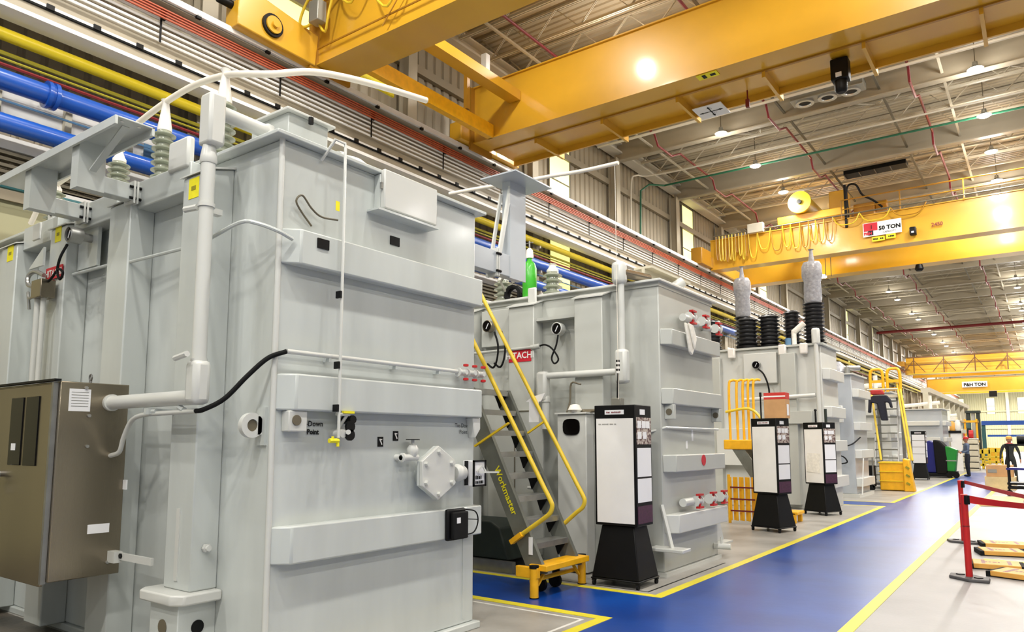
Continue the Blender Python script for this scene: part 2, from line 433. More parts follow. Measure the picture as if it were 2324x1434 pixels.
for i in range(4):
    z = 8.1+i*.046; x = -10.62
    solo('conductor_bar','thin orange conductor bar beneath the crane rail, '+('lowest of the four','second lowest of the four','second highest of the four','highest of the four')[i],'conductor bar',
         MB().box(x-.02,x+.01,-5,YF-2,z,z+.02),'orange',group='conductor bars beneath the crane rail')
t = thing('bar_hanger_row','row of small dark hangers holding the orange conductor bars','hanger',(-10.66,-3,8.1))
multi('hanger',MB().box(-.03,.025,0,.06,0,.17).box(-.04,-.03,0,.03,-.36,.17),[(-10.67,3.2+2.2*i,8.1) for i in range(42)],'black',t)
def wallpipe(name,label,x,z,r,m,y1,rings=()):
    b = MB().tube([(x,-5,z),(x,y1,z)],r,n=18)
    t = thing(name,label,'pipe',(x,-5,z))
    part('pipe_run',b,m,t)
    for y in rings:
        part('pipe_flange',MB().cyl((x,y-.07,z),(x,y-.02,z),r*1.38,n=20).cyl((x,y+.02,z),(x,y+.07,z),r*1.38,n=20).cyl((x,y-.02,z),(x,y+.02,z),r*1.2,n=20),m,t)
    multi('pipe_support',MB().box(-.1,.02,-.03,.03,-.06,0),[(x,y,z-r) for y in ys if y < y1],'beampale',t)
    return t
wallpipe('yellow_pipe','thick yellow gas pipe running along the left wall below the runway beam',-10.97,7.03,.085,'pipeyellow',100)
wallpipe('blue_pipe','upper of two thick blue pipes along the left wall',-10.94,6.39,.138,'blue',32,(4.05,22.2))
wallpipe('blue_pipe','lower of two thick blue pipes along the left wall',-10.95,5.81,.128,'blue',20.5)
solo('thin_pipe','thin olive pipe below the thick yellow pipe on the wall','pipe',MB().tube([(-11.06,-5,6.81),(-11.06,90,6.81)],.03,n=6),'thinyellow')
solo('thin_pipe','thin olive-yellow pipe just above the dark red pipe on the wall','pipe',MB().tube([(-11.06,-5,6.73),(-11.06,90,6.73)],.018,n=6),'thinyellow')
solo('thin_pipe','thin dark red pipe right above the upper blue pipe','pipe',MB().tube([(-11.06,-5,6.65),(-11.06,70,6.65)],.025,n=6),'darkred')
solo('thin_pipe','thin pale blue pipe between the two thick blue pipes','pipe',MB().tube([(-11.06,-5,6.16),(-11.06,40,6.16)],.016,n=6),'bluepale')
solo('thin_pipe','teal pipe low on the wall at the left edge','pipe',MB().tube([(-11.05,-5,4.99),(-11.05,9,4.99)],.04,n=8),'teal')
solo('small_sign','small blue and white sign on the wall between the blue pipes','sign',MB().box(-11.3,-11.28,5.55,5.72,6.06,6.3),'bluepale')
# ================================================================ CRANES
def girder(t, y0, y1, z0, z1, x0=-10.5, x1=20., m='crane', name='girder', taper=True):
    b = MB()
    pr = [(x0,z0+.0),(x0,z1-.35 if taper else z1),(x0+.0,z1),(x1,z1),(x1,z0)]
    b.prism([(x0,z0),(x1,z0),(x1,z1),(x0,z1)],'y',y0+.05,y1-.05)
    b.box(x0,x1,y0,y1,z1,z1+.03).box(x0,x1,y0,y1,z0-.03,z0)
    return part(name,b,m,t)
# ---- near crane: two girders joined by end carriage
A = thing('overhead_crane','huge yellow double-girder overhead crane crossing the upper frame, nearest to the camera','crane',(-10.5,8.1,8.5))
girder(A, 8.14, 8.9, 8.48, 9.75)
g2 = girder(A, 12.69, 13.3, 8.53, 9.85)
part('manufacturer_plate',MB().box(-1.6,-1.0,12.66,12.69,8.9,9.2),'cranedark',g2)
# underside walkway with cross ribs on second girder
wk = part('walkway',MB().box(-10.3,20,13.32,14.25,8.53,8.56).box(-10.3,20,14.2,14.25,8.4,8.56),'crane',A)
multi('walkway_rib',MB().box(-.03,.03,0,1.2,0,.17),[(-9.0+1.72*i,13.25,8.36) for i in range(11)],'crane',wk)
part('walkway_seam',MB().box(-10.2,20,13.24,13.3,8.47,8.5),'cranedark',wk)
b = MB(); x = -10
while x < 20: b.box(x-.02,x+.02,14.2,14.24,8.56,9.6); x += 2
b.box(-10,20,14.2,14.24,9.58,9.62).box(-10,20,14.2,14.24,9.1,9.13)
part('walkway_railing',b,'crane',wk)
sg = part('direction_sign',MB().box(-5.45,-4.85,13.75,14.33,8.355,8.37),'paper',A,label='white sign with four black arrows')
b = MB(); cx,cy,z = -5.15,14.04,8.352
b.box(cx-.23,cx+.23,cy-.012,cy+.012,z-.003,z).box(cx-.012,cx+.012,cy-.2,cy+.2,z-.003,z)
for dx,dy in ((1,0),(-1,0),(0,1),(0,-1)):
    p = (cx+dx*.25,cy+dy*.24); q=(cx+dx*.17,cy+dy*.16)
    b.prism([p,(q[0]+dy*.035,q[1]+dx*.035),(q[0]-dy*.035,q[1]-dx*.035)],'z',z-.003,z)
part('arrow',b,'black',sg)
b = MB()
for ch,x,y in (('E',cx+.1,cy+.03),('W',cx-.14,cy+.03),('N',cx+.03,cy+.1),('S',cx+.03,cy-.12)): b.text(ch,.07,(x,y,z),(1,0,0),(0,-1,0))
part('lettering',b,'black',sg)
sg = part('warning_label',MB().box(-4.95,-4.55,12.72,12.92,8.485,8.497),'labelyellow',A)
part('warning_symbol',MB().box(-4.85,-4.78,12.75,12.89,8.48,8.485).box(-4.7,-4.6,12.78,12.86,8.48,8.485),'black',sg)
cm = part('crane_camera',MB().box(-2.75,-2.45,13.6,13.85,8.1,8.5).lathe((-2.6,13.72,7.88),[(.08,0),(.11,.05),(.11,.24)],n=14),'black',A,.02,label='black box-shaped camera under the girder')
part('camera_window',MB().box(-2.66,-2.56,13.58,13.6,8.14,8.22),'paper',cm)
part('limit_switch',MB().box(-4.4,-4.33,13.9,13.97,8.18,8.34).cyl((-4.365,13.93,8.34),(-4.365,13.93,8.53),.015,n=6),'darkred',A)
# end carriage + tie beams
ec = part('end_carriage',MB().box(-10.78,-10.42,12.3,14.6,8.5,8.95),'crane',A,.02)
part('carriage_plate',MB().box(-10.44,-10.38,8.0,8.95,8.35,9.75),'cranedark',ec)
part('carriage_plate',MB().box(-10.44,-10.38,12.6,13.4,8.35,9.85),'cranedark',ec)
part('end_truck',MB().prism([(6.5,8.45),(8.1,8.4),(8.15,9.0),(7.0,9.15),(6.5,8.9)],'x',-10.72,-10.35),'crane',A,.02)
part('drive_wheel',MB().cyl((-10.35,7.15,8.72),(-10.3,7.15,8.72),.2,n=24),'black',A)
part('wheel_hub',MB().cyl((-10.3,7.15,8.72),(-10.27,7.15,8.72),.15,n=20).cyl((-10.27,7.15,8.72),(-10.22,7.15,8.72),.06,n=12),'crane',A)
part('buffer',MB().cyl((-10.55,6.5,8.85),(-10.55,6.25,8.85),.07,n=14),'black',A)
part('tie_beam',MB().box(-9.95,-9.8,8.9,12.72,8.5,8.81),'safety',A,label='yellow beam joining the two girders near the rail')
part('tie_beam',MB().box(-9.35,-9.05,8.9,12.72,9.2,9.24).box(-9.35,-9.33,8.9,12.72,9.24,9.42).box(-9.1,-9.05,8.9,12.72,9.24,9.42),'crane',A)
part('guard_plate',MB().box(-10.4,-10.36,9.2,10.1,8.6,8.95),'labelyellow',A)
part('post',MB().box(-10.1,-10.0,12.0,12.1,9.0,9.9),'cranedark',A)
part('junction_box',MB().box(-9.85,-9.7,12.3,12.45,9.85,10.35),'white',A,.01)
# festoon cables on the near face of girder one
part('festoon_track',MB().box(-10.3,20,7.98,8.02,9.72,9.77),'cranedark',A)
multi('festoon_bracket',MB().box(0,.06,0,.14,0,.25),[(x,8.0,9.6) for x in (-9.5,-6,-2)],'black',A)
random.seed(3)
x = -10.2
for i in range(9):
    L = (.55,.8,1.0,1.1,1.2,1.2,1.25,1.2,1.2)[i]; dz = (.85,.55,.95,.6,.9,.75,.8,.7,.8)[i]
    pts = [(x+L*s/10, 7.92-.03*math.sin(s), 9.7-dz*(1-(2*s/10-1)**2)) for s in range(11)]
    part('festoon_cable',MB().tube(pts,.022,n=8),'rail_yellow',A); x += L
part('festoon_cable',MB().tube(smoothpath([(-10.0,7.9,9.8),(-10.35,7.85,9.5),(-10.45,7.8,9.1),(-10.2,7.85,9.05),(-9.9,7.9,9.5),(-9.6,7.85,9.7)],5),.025,n=8),'rail_yellow',A)
part('control_box',MB().box(-10.15,-9.9,7.75,7.95,9.0,9.4),'ductgrey',A,.015)
part('cable_clamp',MB().box(-10.2,-9.95,7.8,7.95,9.6,9.7).box(-10.1,-10.02,7.8,7.9,9.4,9.75),'black',A)
b = MB().tube([(-8.6,8.08,8.55),(-7.6,8.08,9.6)],.012,n=6).tube([(-10.3,8.1,8.72),(20,8.1,8.72)],.018,n=6)
part('grab_wire',b,'cranedark',A)
# ---- middle crane
B = thing('overhead_crane','yellow overhead crane with 50 TON sign in the middle distance','crane',(-10.5,28,8.5))
girder(B,28,28.6,8.45,9.62); gB = girder(B,31.9,32.6,8.5,9.8)
part('end_carriage',MB().box(-10.82,-10.42,26.9,33.4,8.5,8.95),'crane',B,.02)
part('end_truck',MB().box(-10.8,-10.35,26.7,27.7,8.45,9.1),'cranedark',B,.03)
b = MB().tube([(-10.3,27.9,9.75),(20,27.9,9.75)],.03,n=6)
part('festoon_track',b,'sidingdark',B)
x = -10.2; random.seed(5)
for i in range(22):
    L = .13 if i < 10 else (.35,.5,.45,.3,.35,.3,.25,.3,.3,.9,1.0,1.1)[i-10]
    dz = 1.0+random.uniform(-.25,.1) if i < 19 else .35
    pts = [(x+L*s/8, 27.86, 9.72-dz*(1-(2*s/8-1)**4)) for s in range(9)]
    part('festoon_cable',MB().tube(pts,.02,n=6),'rail_yellow' if i%3 else 'cranedark',B); x += L
part('electrical_box',MB().box(-8.9,-8.3,27.75,27.95,9.62,9.98),'beampale',B,.01)
b = MB(); x = -5.5
while x < 20: b.bar((x,27.9,9.62),(x,27.9,10.3),.04); x += 1.9
b.tube([(-5.5,27.9,10.3),(20,27.9,10.3)],.025,n=6).tube([(-5.5,27.9,9.95),(20,27.9,9.95)],.02,n=6)
part('walkway_railing',b,'cranedark',B)
sg = part('capacity_sign',MB().box(-4.83,-3.6,27.94,27.97,8.82,9.32),'paper',B,label='white 50 TON capacity sign with red and blue logo')
part('logo',MB().box(-4.8,-4.36,27.925,27.94,9.02,9.3),'signred',sg)
part('logo',MB().box(-4.66,-4.5,27.92,27.94,8.86,9.02),'navy',sg)
b = MB().text('50 TON',.2,(-4.32,27.93,9.0),(1,0,0),(0,0,1),bold=.008).text('CAPACITY',.09,(-4.2,27.93,8.88),(1,0,0),(0,0,1)).text('1',.2,(-4.6,27.92,9.08),(1,0,0),(0,0,1))
part('lettering',b,'black',sg)
part('lettering',MB().text('P&H',.14,(-4.8,27.918,8.88),(1,0,0),(0,0,1),bold=.006).text('J',.2,(-4.62,27.918,9.08),(1,0,0),(0,0,1)),'signred',sg)
sg = part('capacity_sign',MB().box(-4.55,-4.15,27.94,27.97,8.62,8.78).box(-4.1,-3.8,27.94,27.97,8.65,8.81),'labelyellow',B,label='small yellow signs under the capacity sign')
part('lettering',scrawl(scrawl(MB(),(-4.52,27.93,8.67),(1,0,0),(0,0,1),.34,.07),(-4.07,27.93,8.7),(1,0,0),(0,0,1),.24,.07,seed=4),'black',sg)
part('bridge_number',MB().text('2450',.17,(-2.7,27.94,8.85),(1,0,0),(0,0,1),bold=.006),'darkred',B)
o = part('crane_camera',MB().box(-3.35,-3.15,27.75,27.98,8.62,8.9),'black',B,.03,label='small black camera on the girder face'); part('camera_window',MB().box(-3.29,-3.21,27.74,27.75,8.68,8.74),'paper',o)
# trolley and hoist on top
h = part('trolley_frame',MB().box(-7.9,-5.4,28.3,32.2,9.9,10.2),'crane',B,.03)
part('cable_drum',MB().cyl((-7.0,28.2,10.6),(-7.0,30.5,10.6),.38,n=24),'rail_yellow',h)
part('drum_flange',MB().cyl((-7.0,28.08,10.6),(-7.0,28.2,10.6),.42,n=24),'rail_yellow',h)
part('drum_hub',MB().cyl((-7.0,28.0,10.6),(-7.0,28.08,10.6),.09,n=12),'black',h)
part('hoist_motor',MB().box(-6.1,-5.5,28.8,29.6,10.2,11.0),'crane',h,.03)
part('hoist_gearbox',MB().box(-5.3,-4.6,29,29.8,9.9,10.4).cyl((-4.6,29.4,10.3),(-4.2,29.4,10.3),.2,n=14),'cranedark',h,.03)
part('cable_loop',MB().tube(smoothpath([(-5.4,28.6,9.8),(-5.4,28.5,10.9),(-5.1,28.5,11.0),(-4.9,28.6,10.6),(-4.6,28.8,10.4),(-4.3,28.9,10.1)],5),.04,n=6),'black',h)
part('mast',MB().box(-5.42,-5.34,28.0,28.1,9.3,10.9),'black',h)
part('hoist_rope',MB().cyl((-6.6,30,8.0),(-6.6,30,9.9),.015,n=6).cyl((-6.4,30,8.0),(-6.4,30,9.9),.015,n=6),'sidingdark',h)
part('work_light',MB().box(-7.4,-6.9,31.2,31.5,8.28,8.36),'lampglass',B)
part('warning_beacon',MB().lathe((-3.6,32,8.2),[(.1,0),(.16,.08),(.12,.25)],n=12),'black',B)
# ---- far cranes
def far_crane(lab, y, z0, z1, truss):
    t = thing('overhead_crane',lab,'crane',(-10.5,y,z0))
    girder(t,y,y+.8,z0,z1,-10.25); girder(t,y+4,y+4.8,z0,z1,-10.25)
    part('end_plate',MB().box(-10.35,-10.25,y,y+.8,z0,8.95),'cranedark',t)
    part('end_carriage',MB().box(-10.85,-10.3,y-1,y+6,8.47,8.95),'cranedark',t,.02)
    if truss:
        b = MB().box(-10,20,y-.9,y-.8,z1-.1,z1).box(-10,20,y-.9,y-.8,z0+.75,z0+.82); x = -9.5
        while x < 19:
            b.bar((x,y-.85,z0),(x,y-.85,z1),.09); b.bar((x-.9,y-.85,z0+.1),(x,y-.85,z1-.3),.06); b.bar((x+.9,y-.85,z0+.1),(x,y-.85,z1-.3),.06); x += 2.4
        part('walkway_truss',b,'trussbrown',t); part('walkway',MB().box(-10,20,y-.9,y,z0-.05,z0),'rail_yellow',t)
    return t
far_crane('yellow overhead crane with dark trussed walkway far down the hall',77,7.75,9.3,True)
t = far_crane('farthest yellow overhead crane with a small white sign',92,6.9,8.3,False)
o = part('capacity_sign',MB().box(-7,-4.7,91.9,91.95,7.3,7.9),'paper',t); part('lettering',MB().text('P&H TON',.46,(-6.85,91.88,7.42),(1,0,0),(0,0,1),bold=.02),'black',o)
part('warning_beacon',MB().box(-4.6,-3.9,91.6,91.9,6.2,6.8),'black',t)
# ================================================================ TRANSFORMERS
def hbar(t, x, y0, y1, z0, z1, m='tank', d=.1, chamfer=.07, name='reinforcing_beam'):
    """box beam welded on a +X face; near end tapers back into the wall"""
    b = MB().prism([(x,y0-.03),(x+d,y0+chamfer),(x+d,y1),(x,y1)],'z',z0,z1)
    return part(name,b,m,t,.012)
def bushing(t, x, y, z, r=.11, n=6, h=.42, ms='porcelain', mc='caps', cap=.3, term=True, rc=None):
    base = part('bushing',MB().lathe((x,y,z),[(r*.8,0),(r*.8,.05),(r*.5,.05),(r*.5,.1)],n=18),'tankpale',t)
    pr = [(r*.62,.1)]
    dz = h/n
    for i in range(n):
        q = .1+i*dz
        pr += [(r*.62,q+dz*.15),(r,q+dz*.32),(r*1.02,q+dz*.42),(r*.66,q+dz*.75)]
    pr.append((r*.6,.1+h))
    part('shed_stack',MB().lathe((x,y,z),pr,n=22),ms,base)
    if cap:
        rc = rc or r*.62; q=.1+h
        part('cap',MB().lathe((x,y,z),[(rc,q),(rc,q+.03),(rc*.75,q+cap*.45),(rc*.45,q+cap*.9),(rc*.7,q+cap)],n=18),mc,base)
    return base
def gauge(t, x, y, z, face='-y', r=.09, m='alu', d=.1):
    ax = '-y' if face == '-y' else 'x'
    g = part('gauge',MB().lathe((x,y,z),[(r*.5,-d),(r*.55,-d*.4),(r,-d*.3),(r,d*.4),(r*.88,d*.45),(r*.85,d*.3)],ax,n=22),m,t)
    if face == '-y': part('dial',MB().lathe((x,y,z),[(r*.84,d*.3),(r*.84,d*.34)],'-y',n=22),'glassdark',g); part('needle',MB().cbox((x,y-d*.37,z),(.012,.004,r),ry=.5),'paper',g)
    else: part('dial',MB().lathe((x,y,z),[(r*.84,d*.3),(r*.84,d*.34)],'x',n=22),'glassdark',g)
    return g
def valve(t, x, y, z, axis='y', m='tank', wheel='red', r=.04, L=.18):
    """flanged valve with two coloured hand wheels"""
    d = {'y':(0,1,0),'x':(1,0,0)}[axis]; p = Vector((x,y,z)); D = Vector(d)
    v = part('valve',MB().cyl(p-D*L/2,p+D*L/2,r,n=14).cyl(p-D*L/2,p-D*(L/2-.02),r*1.6,n=14).cyl(p+D*(L/2-.02),p+D*L/2,r*1.6,n=14).cyl(p,p+Vector((0,0,r*1.9)),r*.5,n=10),m,t)
    return v
def redvalve(t, x, y, z, s=1.):
    v = part('drain_valve',MB().cyl((x-.04,y,z),(x+.1*s,y,z),.035*s,n=12).cyl((x+.07*s,y-.06*s,z),(x+.07*s,y+.06*s,z),.045*s,n=14).cyl((x+.07*s,y-.075*s,z),(x+.07*s,y-.06*s,z),.06*s,n=14).cyl((x+.07*s,y+.06*s,z),(x+.07*s,y+.075*s,z),.06*s,n=14),'tankpale',t)
    for dz in (.075,-.075):
        part('valve_handle',MB().cbox((x+.1*s,y+.01,z+dz*s),(.05*s,.13*s,.022*s)).cyl((x+.1*s,y,z+dz*s*.4),(x+.1*s,y,z+dz*s),.014*s,n=8),'red',v)
    return v
def ysticker(t, x, y, z, w=.11, h=.13):
    o = part('yellow_label',MB().box(x,x+w,y-.003,y,z,z+h),'labelyellow',t)
    part('label_mark',MB().box(x+w*.28,x+w*.72,y-.005,y-.003,z+h*.4,z+h*.6),'thinyellow',o)
def brand_sign(t, x0, x1, y, z0, z1, size):
    s = part('brand_sign',MB().box(x0,x1,y-.008,y,z0,z1),'signred',t,label='red nameplate with white lettering')
    part('lettering',MB().text('HITACHI',size,((x0+x1)/2,y-.011,(z0+z1)/2-size*.36),(1,0,0),(0,0,1),align='CENTER',bold=size*.02),'white',s)
T1 = thing('power_transformer','large grey power transformer filling the left foreground with a stainless steel cabinet on its side','transformer',(-6.3,4.0,0))
X1, Y1, YB = -4.1, 2.95, 5.05
part('tank',MB().box(-9.3,X1,Y1,YB,.06,3.66),'tank',T1,.012)
part('skid_base',MB().box(-9.3,-4.05,2.92,5.09,0,.06),'tank',T1,.01)
part('top_flange',MB().box(-9.4,-4.03,2.865,5.13,3.66,3.69),'tank',T1,.006)
part('cover_plate',MB().box(-9.3,-4.12,2.95,5.05,3.69,3.715),'tank',T1,.006)
part('corner_weld',MB().cyl((X1-.005,Y1+.005,.06),(X1-.005,Y1+.005,3.66),.02,n=10),'tankpale',T1)
for xa,xb,z0 in ((-4.98,-4.65,.6),(-6.09,-5.75,.06),(-7.2,-6.87,.06),(-8.32,-7.95,.06)):
    s = part('box_stiffener',MB().prism([(2.95,z0),(2.75,z0),(2.75,3.5),(2.95,3.56)],'x',xa,xb),'tank',T1,.01)
    part('cap_plate',MB().prism([(2.95,3.575),(2.73,3.51),(2.73,3.5),(2.95,3.56)],'x',xa-.02,xb+.02),'tankpale',s)
for xa,xb in ((-5.75,-4.98),(-6.87,-6.09),(-7.95,-7.2)):
    part('top_shelf',MB().box(xa,xb,2.8,2.95,3.44,3.66),'tank',T1,.008)
part('tie_rod',MB().cyl((-5.74,2.77,3.0),(-4.98,2.84,3.02),.014,n=8),'tank',T1)
part('tie_rod',MB().cyl((-6.86,2.82,3.06),(-6.1,2.88,3.08),.014,n=8),'tank',T1)
part('tie_rod',MB().tube(smoothpath([(-4.55,2.72,2.98),(-4.2,2.72,3.03),(-4.1,2.78,3.02),(-4.02,2.88,2.98),(-4.02,3.0,2.95)],4),.014,n=8),'tank',T1,label='thin grey conduit bending round the tank corner')
for z0 in (2.79,1.8,.8): hbar(T1,X1,2.99,5.04,z0,z0+.245)
part('weld_strip',MB().box(-4.10,-4.095,4.9,4.93,.1,.78),'tank',T1)
# lugs and pads
j = part('jacking_pad',MB().prism([(-5.1,2.95),(-5.1,2.68),(-5.04,2.62),(-4.66,2.62),(-4.58,2.68),(-4.58,2.95)],'z',.53,.6),'tankpale',T1,.012)
part('pad_box',MB().box(-5.0,-4.65,2.68,2.95,.06,.53),'tank',j,.006)
part('pad_hole',MB().cyl((-4.651,2.82,.37),(-4.645,2.82,.37),.045,n=20),'black',j)
part('pad_hole',MB().cyl((-4.83,2.682,.37),(-4.83,2.674,.37),.05,n=20),'sidingdark',j)
part('pad_bolt',MB().cyl((-4.645,2.85,.88),(-4.62,2.85,.88),.03,n=6).cyl((-4.62,2.85,.88),(-4.6,2.85,.88),.02,n=8),'tankpale',T1)
part('level_strip',MB().box(-4.84,-4.8,2.742,2.75,.66,1.14),'tankpale',T1)
# lifting eye on the front wall beside the corner
b = MB(); n = 24; cx,cz = 2.79,1.7
lug = part('lifting_eye',MB().lathe((-4.22,2.86,1.7),[(.04,0),(.082,0),(.082,.04),(.04,.04),(.04,0)],'x',n=28).box(-4.22,-4.18,2.9,2.95,1.64,1.76),'tankpale',T1)
part('eye_hole',MB().cyl((-4.2,2.86,1.7),(-4.19,2.86,1.7),.042,n=20),'sidingdark',lug)
part('eye_plate',MB().box(-4.25,-4.15,2.93,2.95,1.57,1.82),'tank',lug)
lg = part('tie_down_lug',MB().prism([(3.02,1.66),(3.17,1.66),(3.17,1.8),(3.02,1.8)],'x',-4.1,-4.02),'tankpale',T1,.008)
part('lug_hole',MB().cyl((-4.02,3.08,1.735),(-4.012,3.08,1.735),.035,n=18),'sidingdark',lg)
lg = part('tie_down_lug',MB().prism([(4.97,1.62),(5.04,1.7),(5.04,1.8),(4.93,1.8)],'x',-4.1,-4.02),'tankpale',T1,.008)
part('tie_down_text',MB().text('-Down',.052,(-4.094,3.215,1.70),(0,1,0),(0,0,1),bold=.001).text('Point',.048,(-4.094,3.225,1.645),(0,1,0),(0,0,1),bold=.002),'black',T1)
part('tie_down_text',MB().text('Tie-Down',.05,(-4.094,4.78,1.715),(0,1,0),(0,0,1)).text('Point',.05,(-4.094,4.84,1.66),(0,1,0),(0,0,1)),'black',T1)
for y,z,w in ((3.19,2.93,.1),(3.98,3.145,.1)):
    s = part('black_plate',MB().box(-4.1+(.1 if z<3 else 0),-4.09+(.1 if z<3 else 0),y,y+w,z-.0,z+.07) ,'black',T1)
for y,z in ((3.89,1.555),(4.05,1.6)):
    s = part('valve_label',MB().box(-4.1,-4.094,y,y+.055,z,z+.075),'black',T1); part('label_arrow',MB().cbox((-4.092,y+.027,z+.037),(.003,.01,.05),rx=.5).box(-4.094,-4.09,y+.015,y+.04,z+.05,z+.058),'white',s)
# long thin sampling tube and its valves
tb = part('sampling_tube',MB().tube([(-4.08,3.27,3.6),(-3.97,3.3,3.74),(-3.97,3.39,3.74),(-3.965,3.39,3.7),(-3.96,3.39,1.62)],.011,n=8),'tankpale',T1)
for z in (2.6,2.1,1.8): part('tube_clip',MB().box(-4.0,-3.95,3.365,3.38,z,z+.05),'black',tb)
part('yellow_tap',MB().cyl((-3.96,3.39,1.6),(-3.96,3.31,1.6),.016,n=8).cyl((-3.96,3.34,1.6),(-3.96,3.34,1.63),.01,n=6).cyl((-3.96,3.385,1.56),(-3.96,3.385,1.6),.012,n=6),'labelyellow',tb)
sv = part('sampling_valve',MB().cyl((-4.0,3.4,1.785),(-4.0,3.52,1.785),.012,n=8).cyl((-4.0,3.5,1.785),(-4.08,3.47,1.66),.012,n=8).cyl((-4.08,3.55,1.66),(-3.95,3.47,1.66),.018,n=8).cyl((-4.1,3.45,1.65),(-3.98,3.45,1.65),.03,n=12),'tankpale',tb)
part('valve_handle',MB().cbox((-3.99,3.5,1.8),(.02,.1,.016)),'labelyellow',sv)
part('valve_body',MB().cyl((-4.08,3.54,1.75),(-3.98,3.54,1.75),.03,n=12).cyl((-3.99,3.51,1.7),(-3.97,3.51,1.7),.04,n=14).cyl((-3.99,3.51,1.64),(-3.97,3.51,1.64),.04,n=14),'black',sv)
part('ground_wire',MB().tube(smoothpath([(-4.08,3.2,3.1),(-4.07,3.1,3.18),(-4.06,3.05,3.24),(-4.06,3.1,3.29),(-4.06,3.18,3.22),(-4.06,3.27,3.18),(-4.0,3.37,3.17)],5),.007,n=6),'sidingdark',T1)
part('yellow_tag',MB().box(-3.96,-3.957,3.31,3.345,3.22,3.29),'labelyellow',T1)
# terminal box under the rim
tbx = part('terminal_box',MB().box(-4.03,-3.98,3.8,4.4,3.375,3.685),'tankpale',T1,.01)
part('box_shelf',MB().box(-4.1,-3.97,3.73,4.41,3.345,3.362),'tank',tbx)
part('box_neck',MB().box(-4.1,-4.03,3.8,4.38,3.362,3.655),'tank',tbx,.006)
part('box_latch',MB().cbox((-4.005,3.79,3.55),(.02,.02,.05)),'alu',tbx)
# horizontal conduit with red-tapped valve cluster
cdt = part('conduit',MB().cyl((-4.04,3.0,2.19),(-4.04,4.74,2.19),.017,n=10),'tankpale',T1)
for y in (3.35,4.0,4.5): part('conduit_clip',MB().box(-4.1,-4.03,y,y+.02,2.15,2.2),'tank',cdt)
for i,y in enumerate((4.8,4.92,5.04)):
    v = part('pipe_fitting',MB().cyl((-4.04,y-.05,2.185),(-4.04,y+.05,2.185),.028,n=12).cyl((-4.09,y,2.185),(-3.98,y,2.185),.022,n=10).cyl((-4.04,y-.055,2.185),(-4.04,y-.045,2.185),.04,n=14),'tankpale',cdt)
    for dz in (.06,-.06): part('valve_tap',MB().lathe((-4.0,y+.01,2.185+dz-.012),[(.012,0),(.024,.004),(.024,.02),(.012,.024)],n=12),'red',v)
part('black_hose',MB().tube(smoothpath([(-4.42,2.6,1.79),(-4.36,2.62,1.8),(-4.26,2.7,1.87),(-4.17,2.8,2.02),(-4.1,2.9,2.14),(-4.04,3.0,2.19)],6),.016,n=10),'rubber',T1)
# flanged hexagonal cover with side valve and gauge
hx = [(4.43,1.56),(4.63,1.44),(4.63,1.24),(4.43,1.13),(4.24,1.25),(4.24,1.44)]
fl = part('blanking_flange',MB().prism(hx,'x',-3.99,-3.96),'tankpale',T1,.004)
part('flange_neck',MB().cyl((-4.1,4.43,1.345),(-3.99,4.43,1.345),.14,n=24).prism([(4.43+(p[0]-4.43)*.99,1.345+(p[1]-1.345)*.99) for p in hx],'x',-4.02,-3.992),'tank',fl)
for k in range(6):
    q = (hx[k][0]+(4.43-hx[k][0])*.22, hx[k][1]+(1.345-hx[k][1])*.22)
    part('bolt',MB().cyl((-3.962,q[0],q[1]),(-3.93,q[0],q[1]),.02,n=6),'tankpale',fl)
gv = part('globe_valve',MB().cyl((-4.02,4.06,1.47),(-4.02,4.24,1.47),.026,n=14).lathe((-4.02,4.06,1.47),[(.02,0),(.036,.01),(.036,.03),(.02,.03)],'y',n=16).cyl((-4.1,4.09,1.47),(-4.02,4.09,1.47),.025,n=12).lathe((-4.02,4.19,1.48),[(.03,0),(.045,.03),(.045,.06),(.03,.085),(.015,.09),(.012,.13)],n=16),'tankpale',T1)
part('handwheel',MB().cyl((-4.02,4.19,1.605),(-4.02,4.19,1.612),.055,n=20),'black',gv)
gg = part('oil_gauge',MB().lathe((-4.02,4.68,1.33),[(.06,0),(.075,.02),(.075,.06),(.06,.1),(.06,.12)],'y',n=20),'tankpale',T1)
gb = part('gauge_box',MB().box(-4.05,-3.93,4.84,4.99,1.22,1.43),'paper',gg,.004)
b = MB()
for y in (4.83,4.985): b.box(-3.935,-3.92,y,y+.014,1.215,1.435)
b.box(-3.935,-3.92,4.83,4.999,1.215,1.229).box(-3.935,-3.92,4.83,4.999,1.421,1.435).box(-4.0,-3.99,4.8,4.84,1.225,1.43)
part('gauge_frame',b,'black',gb)
part('gauge_text',scrawl(scrawl(MB(),(-3.928,4.86,1.275),(0,1,0),(0,0,1),.1,.035),(-3.928,4.86,1.238),(0,1,0),(0,0,1),.1,.028,seed=3),'black',gb)
part('gauge_lever',MB().bar((-3.92,4.87,1.34),(-3.9,4.92,1.39),.012).bar((-3.9,4.92,1.39),(-3.9,4.97,1.33),.012).bar((-3.91,4.88,1.335),(-3.85,5.08,1.33),.014),'tankpale',gb)
# document case hung on the lowest beam
dc = part('document_case',MB().box(-4.0,-3.96,4.55,4.78,.79,1.045),'black',T1,.015)
part('case_pocket',MB().box(-3.96,-3.925,4.58,4.77,.8,1.02),'rubber',dc,.01); part('case_label',MB().box(-3.925,-3.922,4.62,4.665,.93,.975),'paper',dc)
part('case_net',MB().tube(smoothpath([(-3.98,4.78,1.03),(-3.93,4.86,1.01),(-3.93,4.9,.93),(-3.94,4.86,.84),(-3.98,4.78,.82)],5),.006,n=6).bar((-3.98,4.78,.95),(-3.93,4.9,.94),.006),'black',dc)
